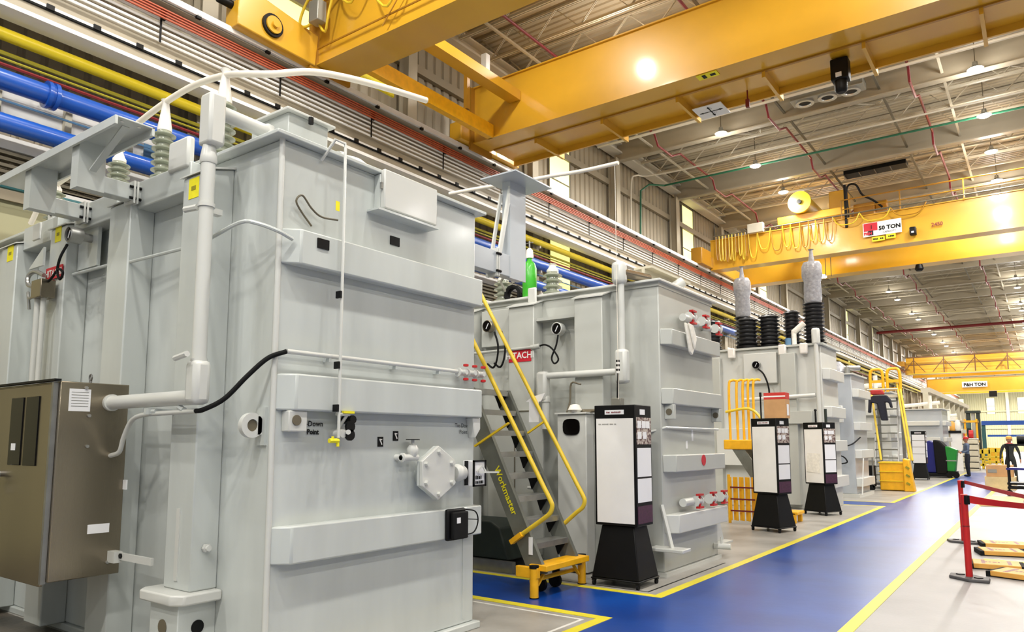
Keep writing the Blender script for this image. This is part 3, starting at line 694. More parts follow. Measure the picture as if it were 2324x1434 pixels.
# top equipment
tr = part('turret',MB().box(-4.75,-4.3,3.14,3.5,3.715,3.98),'tank',T1,.006)
part('turret_lid',MB().box(-4.79,-4.26,3.1,3.54,3.98,4.0),'tankpale',tr,.004)
part('lid_bolt',MB().cyl((-4.25,3.3,3.93),(-4.25,3.3,3.98),.02,n=6),'black',tr)
mn = part('manhole_dome',MB().lathe((-4.35,3.8,3.715),[(.13,0),(.13,.05),(.12,.08),(.07,.12),(.02,.13)],n=22),'white',T1)
part('dome_fitting',MB().cyl((-4.3,3.62,3.78),(-4.3,3.76,3.8),.04,n=12).cyl((-4.3,3.6,3.78),(-4.3,3.64,3.785),.055,n=12),'tankpale',mn)
rs = part('riser_elbow',MB().box(-4.47,-4.33,2.55,2.67,3.56,3.92),'tankpale',T1,.022)
part('elbow_rib',MB().box(-4.485,-4.47,2.57,2.65,3.59,3.89),'tankpale',rs,.006)
part('riser_pipe',MB().cyl((-4.41,2.6,2.12),(-4.41,2.6,3.5),.046,n=24).lathe((-4.41,2.6,3.44),[(.05,0),(.056,.02),(.053,.05),(.04,.13)],n=24),'tankpale',T1)
part('header_pipe',MB().cyl((-4.4,2.62,3.82),(-4.4,3.06,3.81),.05,n=24).lathe((-4.4,3.04,3.715),[(.052,0),(.056,.08),(.045,.14),(.01,.16)],n=22),'tankpale',T1)
part('pipe_clamp',MB().lathe((-4.41,2.6,3.14),[(.048,0),(.055,0),(.055,.025),(.048,.025)],n=20).cyl((-4.6,2.56,3.15),(-4.48,2.58,3.15),.022,n=8).box(-4.52,-4.46,2.62,2.75,3.13,3.17),'tankpale',T1)
part('lower_elbow',MB().box(-4.48,-4.345,2.54,2.66,1.83,2.12),'tankpale',T1,.035)
part('elbow_clamp',MB().cyl((-4.52,2.5,2.13),(-4.38,2.5,2.15),.02,n=8).lathe((-4.41,2.6,2.1),[(.052,0),(.052,.03)],n=20),'tankpale',T1)
part('cable_duct',MB().cyl((-5.6,2.62,1.88),(-4.46,2.6,1.88),.05,n=24).cyl((-5.6,2.62,1.88),(-5.57,2.62,1.88),.062,n=20),'tankpale',T1)
part('duct_bracket',MB().box(-4.98,-4.95,2.55,2.75,1.78,1.82).cyl((-5.0,2.6,1.8),(-4.9,2.6,1.8),.02,n=8).cyl((-4.62,2.6,1.82),(-4.56,2.6,1.8),.02,n=8),'tank',T1)
part('small_conduit',MB().tube(smoothpath([(-4.42,2.6,1.79),(-4.8,2.6,1.785),(-5.1,2.61,1.78),(-5.28,2.62,1.74),(-5.4,2.63,1.62),(-5.47,2.64,1.52),(-5.6,2.64,1.49)],5),.017,n=10),'tankpale',T1)
# gas relay lug and bushings
for x,lab in ((-5.55,0),(-6.35,0),(-7.15,0),(-7.95,0)):
    pass
for i,x in enumerate((-5.4,-6.35,-7.18,-8.6)):
    bushing(T1,x,3.3,3.715,.1,9,.6 if i < 2 else .5,cap=.3 if i < 2 else .12)
part('cooler_flange',MB().box(-5.28,-5.0,2.78,2.84,3.62,3.86),'tankpale',T1,.02)
part('cover_box',MB().box(-6.0,-5.1,3.6,4.4,3.715,3.86),'tank',T1,.008)
for x in (-5.16,-7.4): 
    lgx = part('lifting_lug',MB().box(x-.1,x+.06,2.82,2.86,3.56,3.84),'tankpale',T1,.02); part('lug_hole',MB().cyl((x,2.819,3.72),(x,2.812,3.72),.03,n=16),'black',lgx)
# cantilever bracket toward the camera: two arms, posts, channel table
for nm,x in (('a',-5.7),('b',-6.55)):
    ar = part('bracket_arm',MB().box(x-.11,x,2.33,2.95,3.485,3.615),'tank',T1,.006)
    part('arm_splice',MB().box(x-.13,x+.02,2.735,2.75,3.46,3.64).box(x-.13,x+.02,2.76,2.775,3.46,3.64),'tankpale',ar)
    for dz in (3.5,3.59): part('splice_bolt',MB().cyl((x+.005,2.71,dz),(x+.005,2.8,dz),.012,n=6),'black',ar)
    ps = part('bracket_post',MB().box(x-.008,x+.004,2.326,2.52,3.48,3.843).box(x-.114,x-.008,2.326,2.338,3.48,3.843),'tank',T1)
    part('gusset',MB().prism([(2.50,3.6),(2.52,3.6),(2.55,3.843),(2.50,3.843)],'x',x-.06,x-.05),'tank',ps)
ch = part('channel_table',MB().box(-7.3,-5.08,2.29,2.31,3.79,3.855).box(-7.3,-5.08,2.31,2.57,3.843,3.855).box(-7.3,-5.08,2.55,2.57,3.79,3.855),'tank',T1,.003)
part('end_gusset',MB().bar((-5.68,2.42,3.62),(-5.2,2.42,3.845),.05,.012),'tank',ch)
for x,y in ((-5.13,2.36),(-5.13,2.48)): part('channel_hole',MB().cyl((x,y,3.838),(x,y,3.842),.012,n=12),'white',ch)
# far-side bracket
x = -4.42
ar = part('bracket_arm',MB().box(x-.11,x,5.05,6.3,3.3,3.53),'tankblue',T1,.006)
part('arm_splice',MB().box(x-.13,x+.02,5.78,5.795,3.27,3.56).box(x-.13,x+.02,5.805,5.82,3.27,3.56),'tankpale',ar)
part('splice_bolt',MB().cyl((x+.02,5.77,3.5),(x+.02,5.84,3.5),.014,n=6),'black',ar); part('splice_bolt',MB().cyl((x+.02,5.77,3.32),(x+.02,5.84,3.32),.014,n=6),'black',ar)
part('bracket_post',MB().box(x-.1,x-.016,6.02,6.04,3.53,4.34).box(x-.016,x+.004,6.02,6.304,3.29,4.34),'tankblue',T1)
part('post_brace',MB().bar((x,5.84,3.52),(x-.01,6.05,4.3),.025,.05).bar((x-.1,5.84,3.52),(x-.1,6.0,4.2),.02,.04),'tankpale',T1)
part('post_plate',MB().box(-4.66,-4.2,5.82,6.5,4.34,4.355),'tankblue',T1)
# front wall instruments on third stiffener
ysticker(T1,-4.9,2.75,3.33,.13,.15); ysticker(T1,-7.1,2.75,3.37,.12,.14); ysticker(T1,-8.17,2.75,3.35,.14,.15)
brand_sign(T1,-7.2,-6.87,2.74,3.03,3.14,.085)
gauge(T1,-6.62,2.72,3.35,'-y',.07,'alu',.14)
part('gauge_plate',MB().box(-6.86,-6.5,2.85,2.88,3.1,3.44),'tank',T1)
part('gauge_cable',MB().tube(smoothpath([(-6.62,2.66,3.26),(-6.64,2.62,3.14),(-6.68,2.62,3.03),(-6.62,2.62,2.95),(-6.57,2.62,3.0),(-6.66,2.62,3.04),(-6.8,2.63,2.99),(-6.95,2.66,2.98)],5),.011,n=8),'rubber',T1)
jb = part('junction_box',MB().box(-7.14,-6.94,2.6,2.72,2.84,3.0),'stainless',T1,.006)
for z in (2.96,2.88): part('cable_gland',MB().cyl((-7.21,2.65,z),(-7.14,2.65,z),.022,n=10),'alu',jb)
part('foil_cable',MB().tube(smoothpath([(-7.2,2.65,2.96),(-7.34,2.65,3.0),(-7.38,2.66,3.08),(-7.3,2.68,3.12),(-7.15,2.7,3.07)],5),.02,n=8),'alu',T1)
part('foil_cable',MB().tube(smoothpath([(-7.2,2.65,2.88),(-7.3,2.65,2.87),(-7.36,2.66,2.93),(-7.36,2.68,2.78)],5),.013,n=8),'alu',T1)
part('cable_conduit',MB().cyl((-7.13,2.66,2.04),(-7.13,2.66,2.86),.028,n=12),'tankpale',T1)
part('cable_conduit',MB().cyl((-7.02,2.66,2.04),(-7.02,2.66,2.86),.022,n=12),'tankpale',T1)
part('instrument_shelf',MB().prism([(-7.5,3.17),(-7.2,3.17),(-7.2,3.34)],'y',2.7,2.72),'tank',T1)
part('relay_plate',MB().cbox((-7.42,2.72,3.52),(.16,.02,.16)),'tankpale',T1,.02)
# stainless control cabinet
cb = part('control_cabinet',MB().box(-6.95,-5.6,2.27,2.75,.63,2.02),'stainless',T1,.006)
dr = part('cabinet_door',MB().box(-6.93,-5.66,2.24,2.266,.6,2.0),'stainless',cb,.004)
for xa,xb in ((-6.33,-6.11),(-6.06,-5.84)):
    part('door_window',MB().box(xa,xb,2.232,2.24,1.42,1.92),'glassdark',dr,.006)
part('window_label',MB().box(-6.27,-6.2,2.228,2.232,1.53,1.58),'paper',dr)
part('door_latch',MB().cyl((-6.47,2.24,1.35),(-6.47,2.19,1.35),.022,n=12).tube(smoothpath([(-6.47,2.2,1.35),(-6.44,2.18,1.3),(-6.5,2.17,1.27),(-6.46,2.17,1.2)],4),.01,n=6).bar((-6.47,2.2,1.33),(-6.36,2.2,1.33),.012),'steel',dr)
part('rain_hood',MB().box(-6.97,-5.59,2.225,2.27,2.02,2.035),'black',cb)
part('door_edge',MB().box(-5.655,-5.625,2.235,2.268,.62,2.01),'steel',cb)
pp = part('paper_sheet',MB().box(-5.6,-5.597,2.33,2.475,1.81,1.97),'paper',cb); 
b = MB()
for k in range(6): b.box(-5.597,-5.595,2.345,2.46,1.845+k*.02,1.848+k*.02)
part('paper_text',b,'ductgrey',pp)
part('rating_tag',MB().box(-5.6,-5.595,2.51,2.66,.935,1.0),'paper',cb)
for y,z in ((2.47,1.78),(2.47,1.56),(2.44,1.98),(2.66,.72)): part('cabinet_screw',MB().cyl((-5.6,y,z),(-5.585,y,z),.012,n=10),'alu',cb)
part('cabinet_eye',MB().lathe((-5.9,2.6,2.02),[(.012,0),(.012,.04)],n=8).tube([(-5.9+.02*math.cos(q*.7),2.6,2.08+.025*math.sin(q*.7)) for q in range(10)],.007,n=6),'steel',cb)
part('cabinet_bracket',MB().box(-5.56,-5.06,2.7,2.72,.74,.79).box(-5.6,-5.5,2.66,2.72,.72,.8),'tankpale',cb)
part('bracket_bolt',MB().cyl((-5.54,2.69,.77),(-5.54,2.72,.77),.02,n=6).cyl((-5.48,2.69,.77),(-5.48,2.72,.77),.02,n=6),'black',cb)
part('earth_tag',MB().box(-5.597,-5.55,2.74,2.752,1.24,1.31),'paper',cb)
# things resting on the first transformer
solo('curved_plastic_pipe','long white plastic pipe bending over the bushings of the nearest transformer','pipe',
     MB().tube(smoothpath([(-9.2,3.3,4.06),(-8.75,3.3,4.36),(-7.6,3.3,4.47),(-6.9,3.3,4.62),(-6.35,3.3,4.7),(-5.85,3.3,4.72),(-5.4,3.3,4.665),(-5.15,3.3,4.6),(-4.85,3.38,4.54),(-4.68,3.6,4.6),(-4.55,3.85,4.62),(-4.5,4.25,4.68),(-4.45,4.75,4.74)],6),.028,n=12),'pvc')
solo('curved_plastic_pipe','slim white plastic pipe laid across the grey bracket plate, a cord hanging from its end','pipe',
     MB().tube(smoothpath([(-5.25,6.0,4.36),(-4.8,6.1,4.372),(-4.45,6.2,4.377),(-4.1,6.25,4.38),(-3.7,6.3,4.37),(-3.28,6.3,4.36)],5),.02,n=10),'pvc')
# ---------------------------------------------------------------- second transformer
T2 = thing('power_transformer','second grey transformer behind the yellow-railed ladder, a green cylinder on its top','transformer',(-5.8,9,0))
X2,A0,A1 = -3.75,8.2,9.95
part('tank',MB().box(-9.5,X2,A0,A1,.05,3.52),'tank2',T2,.012)
part('skid_base',MB().box(-9.4,X2+.04,A0-.03,A1+.03,0,.05),'tankpale',T2)
part('top_flange',MB().box(-9.6,X2+.06,A0-.08,A1+.1,3.55,3.58),'tankpale',T2,.006)
part('flange_band',MB().box(-9.55,X2+.01,A0-.02,A1+.02,3.5,3.55),'tank2',T2)
hbar(T2,X2,8.24,9.95,2.77,2.97,'tank2',.12); hbar(T2,X2,8.24,9.95,2.04,2.24,'tank2',.12)
hbar(T2,X2,8.24,9.95,1.22,1.43,'tank2',.14); hbar(T2,X2,8.26,9.95,.5,.72,'tankpale',.15)
for y in (8.3,9.85):
    lg = part('tie_down_lug',MB().prism([(X2,1.86),(X2+.12,1.86),(X2+.12,2.04),(X2,2.04)],'y',y,y+.07),'tank2',T2,.006)
    part('lug_hole',MB().cyl((X2+.06,y-.001,1.95),(X2+.06,y-.006,1.95),.04,n=16),'sidingdark',lg)
for xa,xb in ((-4.83,-4.42),(-5.88,-5.46),(-6.95,-6.5)):
    s = part('box_stiffener',MB().prism([(A0,.1),(A0-.22,.1),(A0-.22,3.42),(A0,3.5)],'x',xa,xb),'tank2',T2,.012)
    part('cap_plate',MB().prism([(A0,3.52),(A0-.25,3.43),(A0-.25,3.415),(A0,3.505)],'x',xa-.02,xb+.03),'tankpale',s)
part('top_shelf',MB().box(-5.46,-4.83,A0-.16,A0,3.2,3.24),'tank2',T2)
part('instrument_panel',MB().box(-6.45,-5.95,A0-.1,A0,2.92,3.44),'tank2',T2,.008)
part('lower_door',MB().box(-6.2,-5.3,A0-.26,A0-.22,.3,2.0),'tank2',T2,.006)
part('door_seam',MB().box(-6.2,-5.3,A0-.268,A0-.26,1.985,2.0).box(-5.75,-5.738,A0-.268,A0-.26,.3,1.99),'sidingdark',T2)
brand_sign(T2,-5.87,-5.5,A0-.22,2.66,2.84,.12)
gauge(T2,-5.13,A0-.12,3.07,'-y',.085,'tankpale',.14)
part('gauge_cable',MB().tube(smoothpath([(-5.1,8.02,2.98),(-5.12,8,2.84),(-5.17,7.97,2.68),(-5.12,7.96,2.6),(-5.06,7.96,2.66),(-5.16,7.96,2.8),(-5.28,7.97,2.86),(-5.42,7.98,2.84)],5),.012,n=8),'rubber',T2)
part('cable_gland',MB().cyl((-5.5,7.98,2.84),(-5.36,7.98,2.85),.035,n=10),'tank2',T2)
g2 = gauge(T2,-6.25,8.02,3.2,'-y',.085,'stainless',.12)
for dx in (0,.12): part('gauge_cable',MB().tube(smoothpath([(-6.1+dx,7.95,3.1),(-6.0+dx,7.9,2.9),(-6.02+dx,7.9,2.7),(-6.1+dx,7.92,2.6),(-6.2+dx,7.92,2.66)],4),.014,n=8),'rubber',T2)
part('pipe_run',MB().cyl((-7,7.96,2.82),(-5.45,7.96,2.84),.02,n=8),'tank2',T2)
rs = part('riser_elbow',MB().cbox((-4.14,7.93,3.66),(.18,.16,.3)),'tankpale',T2,.06)
part('riser_pipe',MB().cyl((-4.12,7.93,2.7),(-4.12,7.93,3.55),.04,n=18),'tankpale',T2)
part('header_pipe',MB().cyl((-4.1,7.95,3.66),(-3.95,8.35,3.64),.06,n=16),'stainless',T2)
part('lower_elbow',MB().cbox((-4.12,7.93,2.5),(.16,.14,.42)),'tankpale',T2,.04)
part('cable_duct',MB().cyl((-5.3,7.93,2.44),(-4.18,7.93,2.44),.042,n=18),'tankpale',T2)
part('end_elbow',MB().cbox((-5.28,7.93,2.3),(.16,.14,.4)),'tankpale',T2,.04)
part('down_pipe',MB().cyl((-5.24,7.93,1.75),(-5.24,7.93,2.12),.05,n=16).lathe((-5.24,7.93,2.1),[(.06,0),(.06,.06),(.05,.08)],n=16),'tankpale',T2)
part('thin_pipe',MB().tube(smoothpath([(-4.66,7.85,2.3),(-4.8,7.85,2.32),(-4.82,7.85,2.1),(-4.85,7.82,1.95)],4),.012,n=6),'sidingdark',T2)
part('side_conduit',MB().tube([(-4.1,8.12,1.4),(-3.98,8.14,1.68),(-3.72,8.25,1.76),(-3.68,9.9,1.755)],.014,n=8),'tankpale',T2)
part('tie_clamp',MB().tube(smoothpath([(-5.3,7.85,1.25),(-5.35,7.82,1.1),(-5.28,7.82,1.0),(-5.45,7.82,1.0)],3),.02,n=8),'tankpale',T2)
cb = part('control_cabinet',MB().box(-4.97,-4.55,7.78,7.97,.02,1.93),'tankpale',T2,.01)
part('cabinet_lid',MB().box(-4.99,-4.53,7.75,7.98,1.93,1.95),'tankpale',cb)
n=20; wn = [(-4.76+ (.085 if i in range(5) or i>14 else -.085)+.05*math.cos(i/20*6.283), 1.76+.095*math.sin(i/20*6.283)) for i in range(20)]
part('oval_window',MB().prism([(-4.76+.12*math.copysign(abs(math.cos(i/24*6.283))**.6,math.cos(i/24*6.283)),1.77+.1*math.copysign(abs(math.sin(i/24*6.283))**.6,math.sin(i/24*6.283))) for i in range(24)],'y',7.765,7.78),'glassdark',cb)
part('white_fitting',MB().lathe((-4.72,7.8,1.95),[(.06,0),(.09,.03),(.06,.09),(.03,.1)],n=14),'rags',cb)
part('filler_pipe',MB().cyl((-4.78,7.86,1.97),(-4.3,7.86,1.965),.022,n=8),'stainless',cb)
for y,z in ((8.97,3.2),(9.42,3.2),(9.9,3.16)): redvalve(T2,X2+.02,y,z,1.05)
part('valve_pipe',MB().cyl((X2+.09,8.72,3.17),(X2+.09,8.9,3.17),.05,n=14).cyl((X2+.02,9.1,3.14),(X2+.1,9.2,3.14),.045,n=12).cyl((X2+.02,9.55,3.14),(X2+.1,9.65,3.14),.045,n=12),'tankpale',T2)
for y in (8.98,9.45,9.85): redvalve(T2,X2+.04,y,.84,1.05)
part('valve_pipe',MB().cyl((X2+.08,8.6,.84),(X2+.08,8.86,.84),.05,n=14),'tankpale',T2)
part('warning_disc',MB().cyl((X2+.14,9.16,1.35),(X2+.146,9.16,1.35),.07,n=20),'signred',T2,label='round red warning sticker'); 
for y in (8.93,9.12): part('label_strip',MB().box(X2,X2+.005,y,y+.05,1.5 if y<9 else 1.6,1.6 if y<9 else 1.74),'paper',T2)
ft = part('jacking_foot',MB().box(-3.86,-3.42,7.98,8.22,.32,.36),'tankpale',T2,.008)
part('foot_gusset',MB().bar((-3.76,8.18,.84),(-3.6,8.1,.35),.04,.025),'tankpale',ft)
ft = part('jacking_foot',MB().prism([(9.95,.95),(9.98,.95),(10.35,.26),(10.38,.2),(9.95,.2)],'x',-3.86,-3.82).box(-3.95,-3.7,9.95,10.4,.17,.2),'tankpale',T2,.004)
part('drain_stub',MB().cyl((X2,9.8,.18),(X2+.22,9.84,.18),.04,n=12).cyl((X2+.1,9.82,.2),(X2+.1,9.82,.3),.015,n=6),'tankpale',T2)
for x,y,r in ((-6.55,8.75,.14),(-5.62,8.7,.14)): bushing(T2,x,y,3.58,r,4,.34,cap=.12)
part('top_beam',MB().box(-4.15,-3.9,8.35,9.6,3.58,3.62).box(-4.04,-4.0,8.35,9.6,3.62,3.78).box(-4.15,-3.9,8.35,9.6,3.78,3.81),'cream',T2)
part('rim_lug',MB().box(-5.62,-5.48,8.06,8.1,3.4,3.68),'tankpale',T2,.02)
part('top_fitting',MB().cyl((-3.95,9.0,3.6),(-3.8,9.1,3.72),.07,n=12),'tankpale',T2)
solo('gas_cylinder','bright green gas cylinder standing on the second transformer','gas cylinder',MB().lathe((-5.92,8.55,3.582),[(.09,0),(.105,.02),(.105,.5),(.08,.58),(.04,.62),(.04,.66)],n=22),'green')
t = thing('cylinder_valve_cap','white cap on the green gas cylinder','cap',(-5.92,8.55,4.24)); part('cap_body',MB().lathe((-5.92,8.55,4.24),[(.055,0),(.06,.03),(.05,.12),(.02,.15)],n=16),'white',t); part('cap_stem',MB().cyl((-5.92,8.55,4.39),(-5.92,8.55,4.5),.012,n=8).cyl((-5.98,8.55,4.47),(-5.86,8.55,4.47),.008,n=6),'steel',t)
t = thing('hose_coil','coil of black hose beside the green cylinder','hose',(-6.25,8.6,3.58))
part('coil',MB().tube([(-6.24+.13*math.cos(q*.6),8.6+.04*math.sin(q*.35),3.74+.13*math.sin(q*.6)) for q in range(34)],.028,n=8),'rubber',t)
part('hose_tail',MB().tube(smoothpath([(-6.35,8.55,3.8),(-6.4,8.5,3.95),(-6.28,8.5,4.02),(-6.18,8.52,3.9)],4),.02,n=6),'ductgrey',t)
solo('white_rag','white cloth hanging from the red-tapped valve of the second transformer','cloth',MB().prism([(8.6,3.08),(8.75,3.06),(8.95,2.95),(8.88,2.78),(8.8,2.68),(8.72,2.72),(8.66,2.9)],'x',-3.60,-3.57).prism([(8.65,3.08),(8.8,3.06),(8.9,2.9),(8.82,2.75)],'x',-3.57,-3.545),'rags',bevel=.012)
solo('paper_tag','white paper sheet hung on the ladder side by its far handrail','paper',MB().box(-4.97,-4.83,7.157,7.162,1.82,2.06).prism([(-5.02,2.06),(-4.8,2.06),(-4.74,2.16),(-4.93,2.12)],'y',7.157,7.162),'paper')
# ---------------------------------------------------------------- third transformer
T3 = thing('power_transformer','third transformer with tall black plastic-wrapped bushings on top','transformer',(-5.6,18.6,0))
X3,B0,B1 = -4.2,18.2,19.8
part('tank',MB().box(-9.2,X3,B0,B1,0,3.86),'tankpale',T3,.015)
part('top_flange',MB().box(-9.3,X3+.08,B0-.1,B1+.1,3.86,3.91),'tank2',T3)
for z in (3.05,2.15,1.35,.5): hbar(T3,X3,B0+.05,B1,z,z+.26,'tankpale',.16)
for xa,xb in ((-5.1,-4.75),(-6.9,-6.6),(-7.9,-7.6)): part('box_stiffener',MB().box(xa,xb,B0-.2,B0,.1,3.7),'tank2',T3,.01)
pn = part('instrument_panel',MB().box(-6.0,-5.2,B0-.16,B0,3.0,3.75),'tankpale',T3,.01)
gauge(T3,-5.65,B0-.25,3.45,'-y',.1,'steel',.12)
part('gauge_cable',MB().tube(smoothpath([(-5.6,B0-.3,3.35),(-5.45,B0-.35,3.2),(-5.35,B0-.35,2.9),(-5.35,B0-.3,2.6)],4),.02,n=6),'rubber',T3)
for x in (-6.3,-5.05,-4.55): part('relay_cover',MB().box(x-.09,x+.09,B0-.2,B0-.08,3.66,3.92),'caps',T3,.03)
part('riser_pipe',MB().cyl((-4.25,B0-.22,1.9),(-4.25,B0-.22,3.9),.05,n=14),'tankpale',T3)
part('riser_elbow',MB().cbox((-4.25,B0-.2,4.05),(.18,.16,.4)),'tankpale',T3,.05)
part('cable_duct',MB().cyl((-6.0,B0-.25,2.6),(-4.3,B0-.25,2.66),.05,n=14),'tankpale',T3)
part('cover_box',MB().box(-5.7,-4.4,B0-.28,B0,2.0,2.3),'tank2',T3,.01)
part('lower_box',MB().box(-6.7,-5.7,B0-.3,B0,1.0,1.9),'tankpale',T3,.01)
def tallbush(x,y,h1,r,wrap,lab):
    b0 = part('bushing',MB().lathe((x,y,3.91),[(r*1.1,0),(r*1.1,.08),(r*.7,.1)],n=20),'black',T3,label=lab)
    n = max(4,int(h1/.09)); pr = [(r*.8,.1)]
    for i in range(n): pr += [(r*.8,.1+i*h1/n),(r*1.08,.1+(i+.4)*h1/n),(r*.8,.1+(i+.8)*h1/n)]
    pr.append((r*.75,.1+h1))
    part('shed_stack',MB().lathe((x,y,3.91),pr,n=22),'blacksheds',b0)
    if wrap: 
        q=.1+h1; part('plastic_wrap',MB().lathe((x,y,3.91),[(r*.8,q-.02),(r*.9,q+.1),(r*.82,q+.5),(r*1.02,q+.65),(r*1.0,q+.9),(r*.8,q+1.0),(r*.3,q+1.03),(r*.15,q+1.3),(r*.3,q+1.33)],n=18),'plasticwrap',b0)
tallbush(-4.45,18.75,1.0,.24,True,'tall black bushing wrapped in clear plastic at its top')
tallbush(-6.25,18.9,.85,.22,True,'tall black bushing with a grey plastic-wrapped head')
tallbush(-5.5,18.6,.75,.25,False,None); tallbush(-5.02,18.9,.85,.2,False,None); tallbush(-6.95,18.6,.75,.2,False,None); tallbush(-6.0,18.45,.7,.26,False,None)
part('nitrogen_fitting',MB().cyl((-4.85,18.4,3.91),(-4.85,18.4,4.3),.06,n=10).cyl((-4.85,18.4,4.25),(-4.6,18.4,4.45),.07,n=10),'rags',T3)
part('blue_cap',MB().cyl((-4.98,18.35,3.91),(-4.98,18.35,4.1),.07,n=10),'bluepale',T3)
# ---------------------------------------------------------------- fourth transformer
T4 = thing('power_transformer','fourth pale blue-grey transformer beyond the two black board stands','transformer',(-5.4,23.6,0))
X4,C0,C1 = -4.45,22.7,24.6
part('tank',MB().box(-9,X4,C0,C1,.1,3.5),'tankblue',T4,.015)
part('skid_base',MB().box(-9,X4+.1,C0-.1,C1+.1,0,.1),'tankpale',T4)
part('top_flange',MB().box(-9.1,X4+.07,C0-.09,C1+.1,3.5,3.54),'tankpale',T4)
for z in (2.85,1.9,1.1,.3): hbar(T4,X4,C0+.05,C1,z,z+.24,'tankpale',.16)
for xa,xb in ((-5.2,-4.9),(-6.3,-6.0)): part('box_stiffener',MB().box(xa,xb,C0-.2,C0,.1,3.4),'tankblue',T4,.01)
part('conduit',MB().tube(smoothpath([(-5.0,C0-.25,1.5),(-4.8,C0-.27,1.42),(-4.5,C0-.1,1.5),(-4.3,C0+.1,1.7)],4),.02,n=6),'black',T4)
part('glass_relay',MB().cbox((-4.75,C0-.28,2.35),(.2,.14,.5)),'tankpale',T4,.03)
part('hand_lever',MB().tube(smoothpath([(-4.95,C0-.25,1.2),(-4.7,C0-.3,1.15),(-4.6,C0-.3,1.0),(-4.75,C0-.3,.95)],4),.02,n=6),'black',T4)
part('foot_gusset',MB().bar((-4.25,C0+.1,1.1),(-4.25,C0-.3,.1),.03,.03),'tankpale',T4)
part('plastic_bundle',MB().lathe((-4.9,23.2,3.54),[(.25,0),(.3,.1),(.2,.28),(.08,.4)],n=12).lathe((-5.5,23.3,3.54),[(.3,0),(.35,.15),(.22,.35),(.05,.5)],n=12).cyl((-5.9,23.3,3.54),(-5.3,23.0,4.1),.06,n=8),'plasticwrap',T4)
part('vent_pipe',MB().cyl((-4.6,23.0,3.54),(-4.6,23.0,3.75),.08,n=12).cyl((-4.62,23.0,3.72),(-4.3,23.2,3.72),.08,n=12),'alu',T4)
# ---------------------------------------------------------------- far transformers
def far_tr(lab, x1, x0, y0, y1, h, m):
    t = thing('power_transformer',lab,'transformer',((x0+x1)/2,y0,0))
    part('tank',MB().box(x0,x1,y0,y1,0,h),m,t,.015); part('top_flange',MB().box(x0-.1,x1+.1,y0-.1,y1+.1,h,h+.05),'tankpale',t)
    for z in (.25,.5,.75): part('reinforcing_beam',MB().box(x0+.1,x1-.1,y0-.15,y0,h*z,h*z+.22).box(x1,x1+.15,y0,y1,h*z,h*z+.22),'tankpale',t,.02)
    part('top_piping',MB().cyl((x0+.3,y0+.5,h+.2),(x1-.1,y0+.5,h+.35),.09,n=10).cyl((x1-.5,y0+.4,h),(x1-.5,y0+.4,h+.7),.08,n=10),'rags',t)
    return t
far_tr('fifth transformer, pale grey, behind the tall yellow-railed ladder',-4.7,-8.6,30.5,33,3.4,'tankpale')
far_tr('small light grey transformer behind the white papered board stand',-4.0,-6.2,40.5,43,3.1,'tankblue')
far_tr('distant white transformer behind the green bin',-3.95,-6.5,48,50.5,2.7,'tankpale')
# ================================================================ ROLLING LADDER WITH YELLOW RAILS
t = thing('rolling_ladder','grey warehouse ladder with bright yellow handrails standing on the blue floor','ladder',(-4.4,6.75,0))
sx = lambda z, o=0.: -4.27-(z-.3)/2.0-o
for nm,y in (('n',6.4),('f',7.08)):
    s = part('stringer',MB().prism([(sx(.24),.24),(sx(2.2),2.2),(sx(2.2,.24),2.2),(sx(.24,.22),.24)],'y',y,y+.012).bar((sx(.24)-.006,y+.02,.24),(sx(2.2)-.006,y+.02,2.2),.05,.012,up=(1,0,0)),'ladder',t)
    if nm == 'n':
        a = math.atan2(-2.0,1.0); dx = Vector((1,0,-2.0)).normalized(); up = Vector((2.0,0,1)).normalized()
        part('lettering',MB().text('Workmaster',.105,(sx(1.30,.135),y-.004,1.30),dx,up,bold=.002),'labelyellow',s)
        part('paper_tag',MB().box(sx(.55)-.05,sx(.55),y-.012,y-.008,.42,.6),'paper',s)
for k in range(8):
    z = .53+.237*k; x = sx(z)
    st = part('step',MB().box(x-.2,x,6.412,7.08,z-.035,z).box(x-.02,x,6.412,7.08,z-.06,z-.035),'alu',t)
    part('step_bracket',MB().prism([(x-.02,z-.036),(x-.19,z-.036),(x-.13,z-.2)],'y',7.06,7.08),'black',st)
    part('step_bracket',MB().prism([(x-.02,z-.036),(x-.19,z-.036),(x-.13,z-.2)],'y',6.415,6.425),'black',st)
def rail(y, top, bend, low, mid, midlow):
    pts = [top]+[(bend[0]-.11,y,bend[2]+.19),(bend[0]-.03,y,bend[2]+.06),(bend[0]-.01,y,bend[2]),(bend[0]-.04,y,bend[2]-.07),(bend[0]-.12,y,bend[2]-.13)]+[low]
    r = part('handrail',MB().tube([top]+smoothpath(pts[1:-1],4)+[low],.024,n=12),'rail_yellow',t)
    part('handrail_brace',MB().bar(mid,midlow,.03,.02),'yellow',r)
rail(6.36,(-5.30,6.36,2.92),(-4.12,6.36,.93),(-4.62,6.36,.555),(-4.68,6.36,1.79),(-5.15,6.36,1.54))
rail(7.13,(-5.72,7.13,3.5),(-4.19,7.13,.93),(-4.53,7.13,.62),(-4.74,7.13,1.82),(-5.04,7.13,1.65))
part('rail_socket',MB().bar((-4.5,6.35,.63),(-4.64,6.35,.535),.06,.05),'safety',t)
bp = part('base_frame',MB().box(-4.42,-4.2,6.36,7.22,.27,.33).box(-4.55,-4.28,6.3,6.36,.2,.31).box(-4.42,-4.38,6.36,7.22,.14,.18),'safety',t,.006)
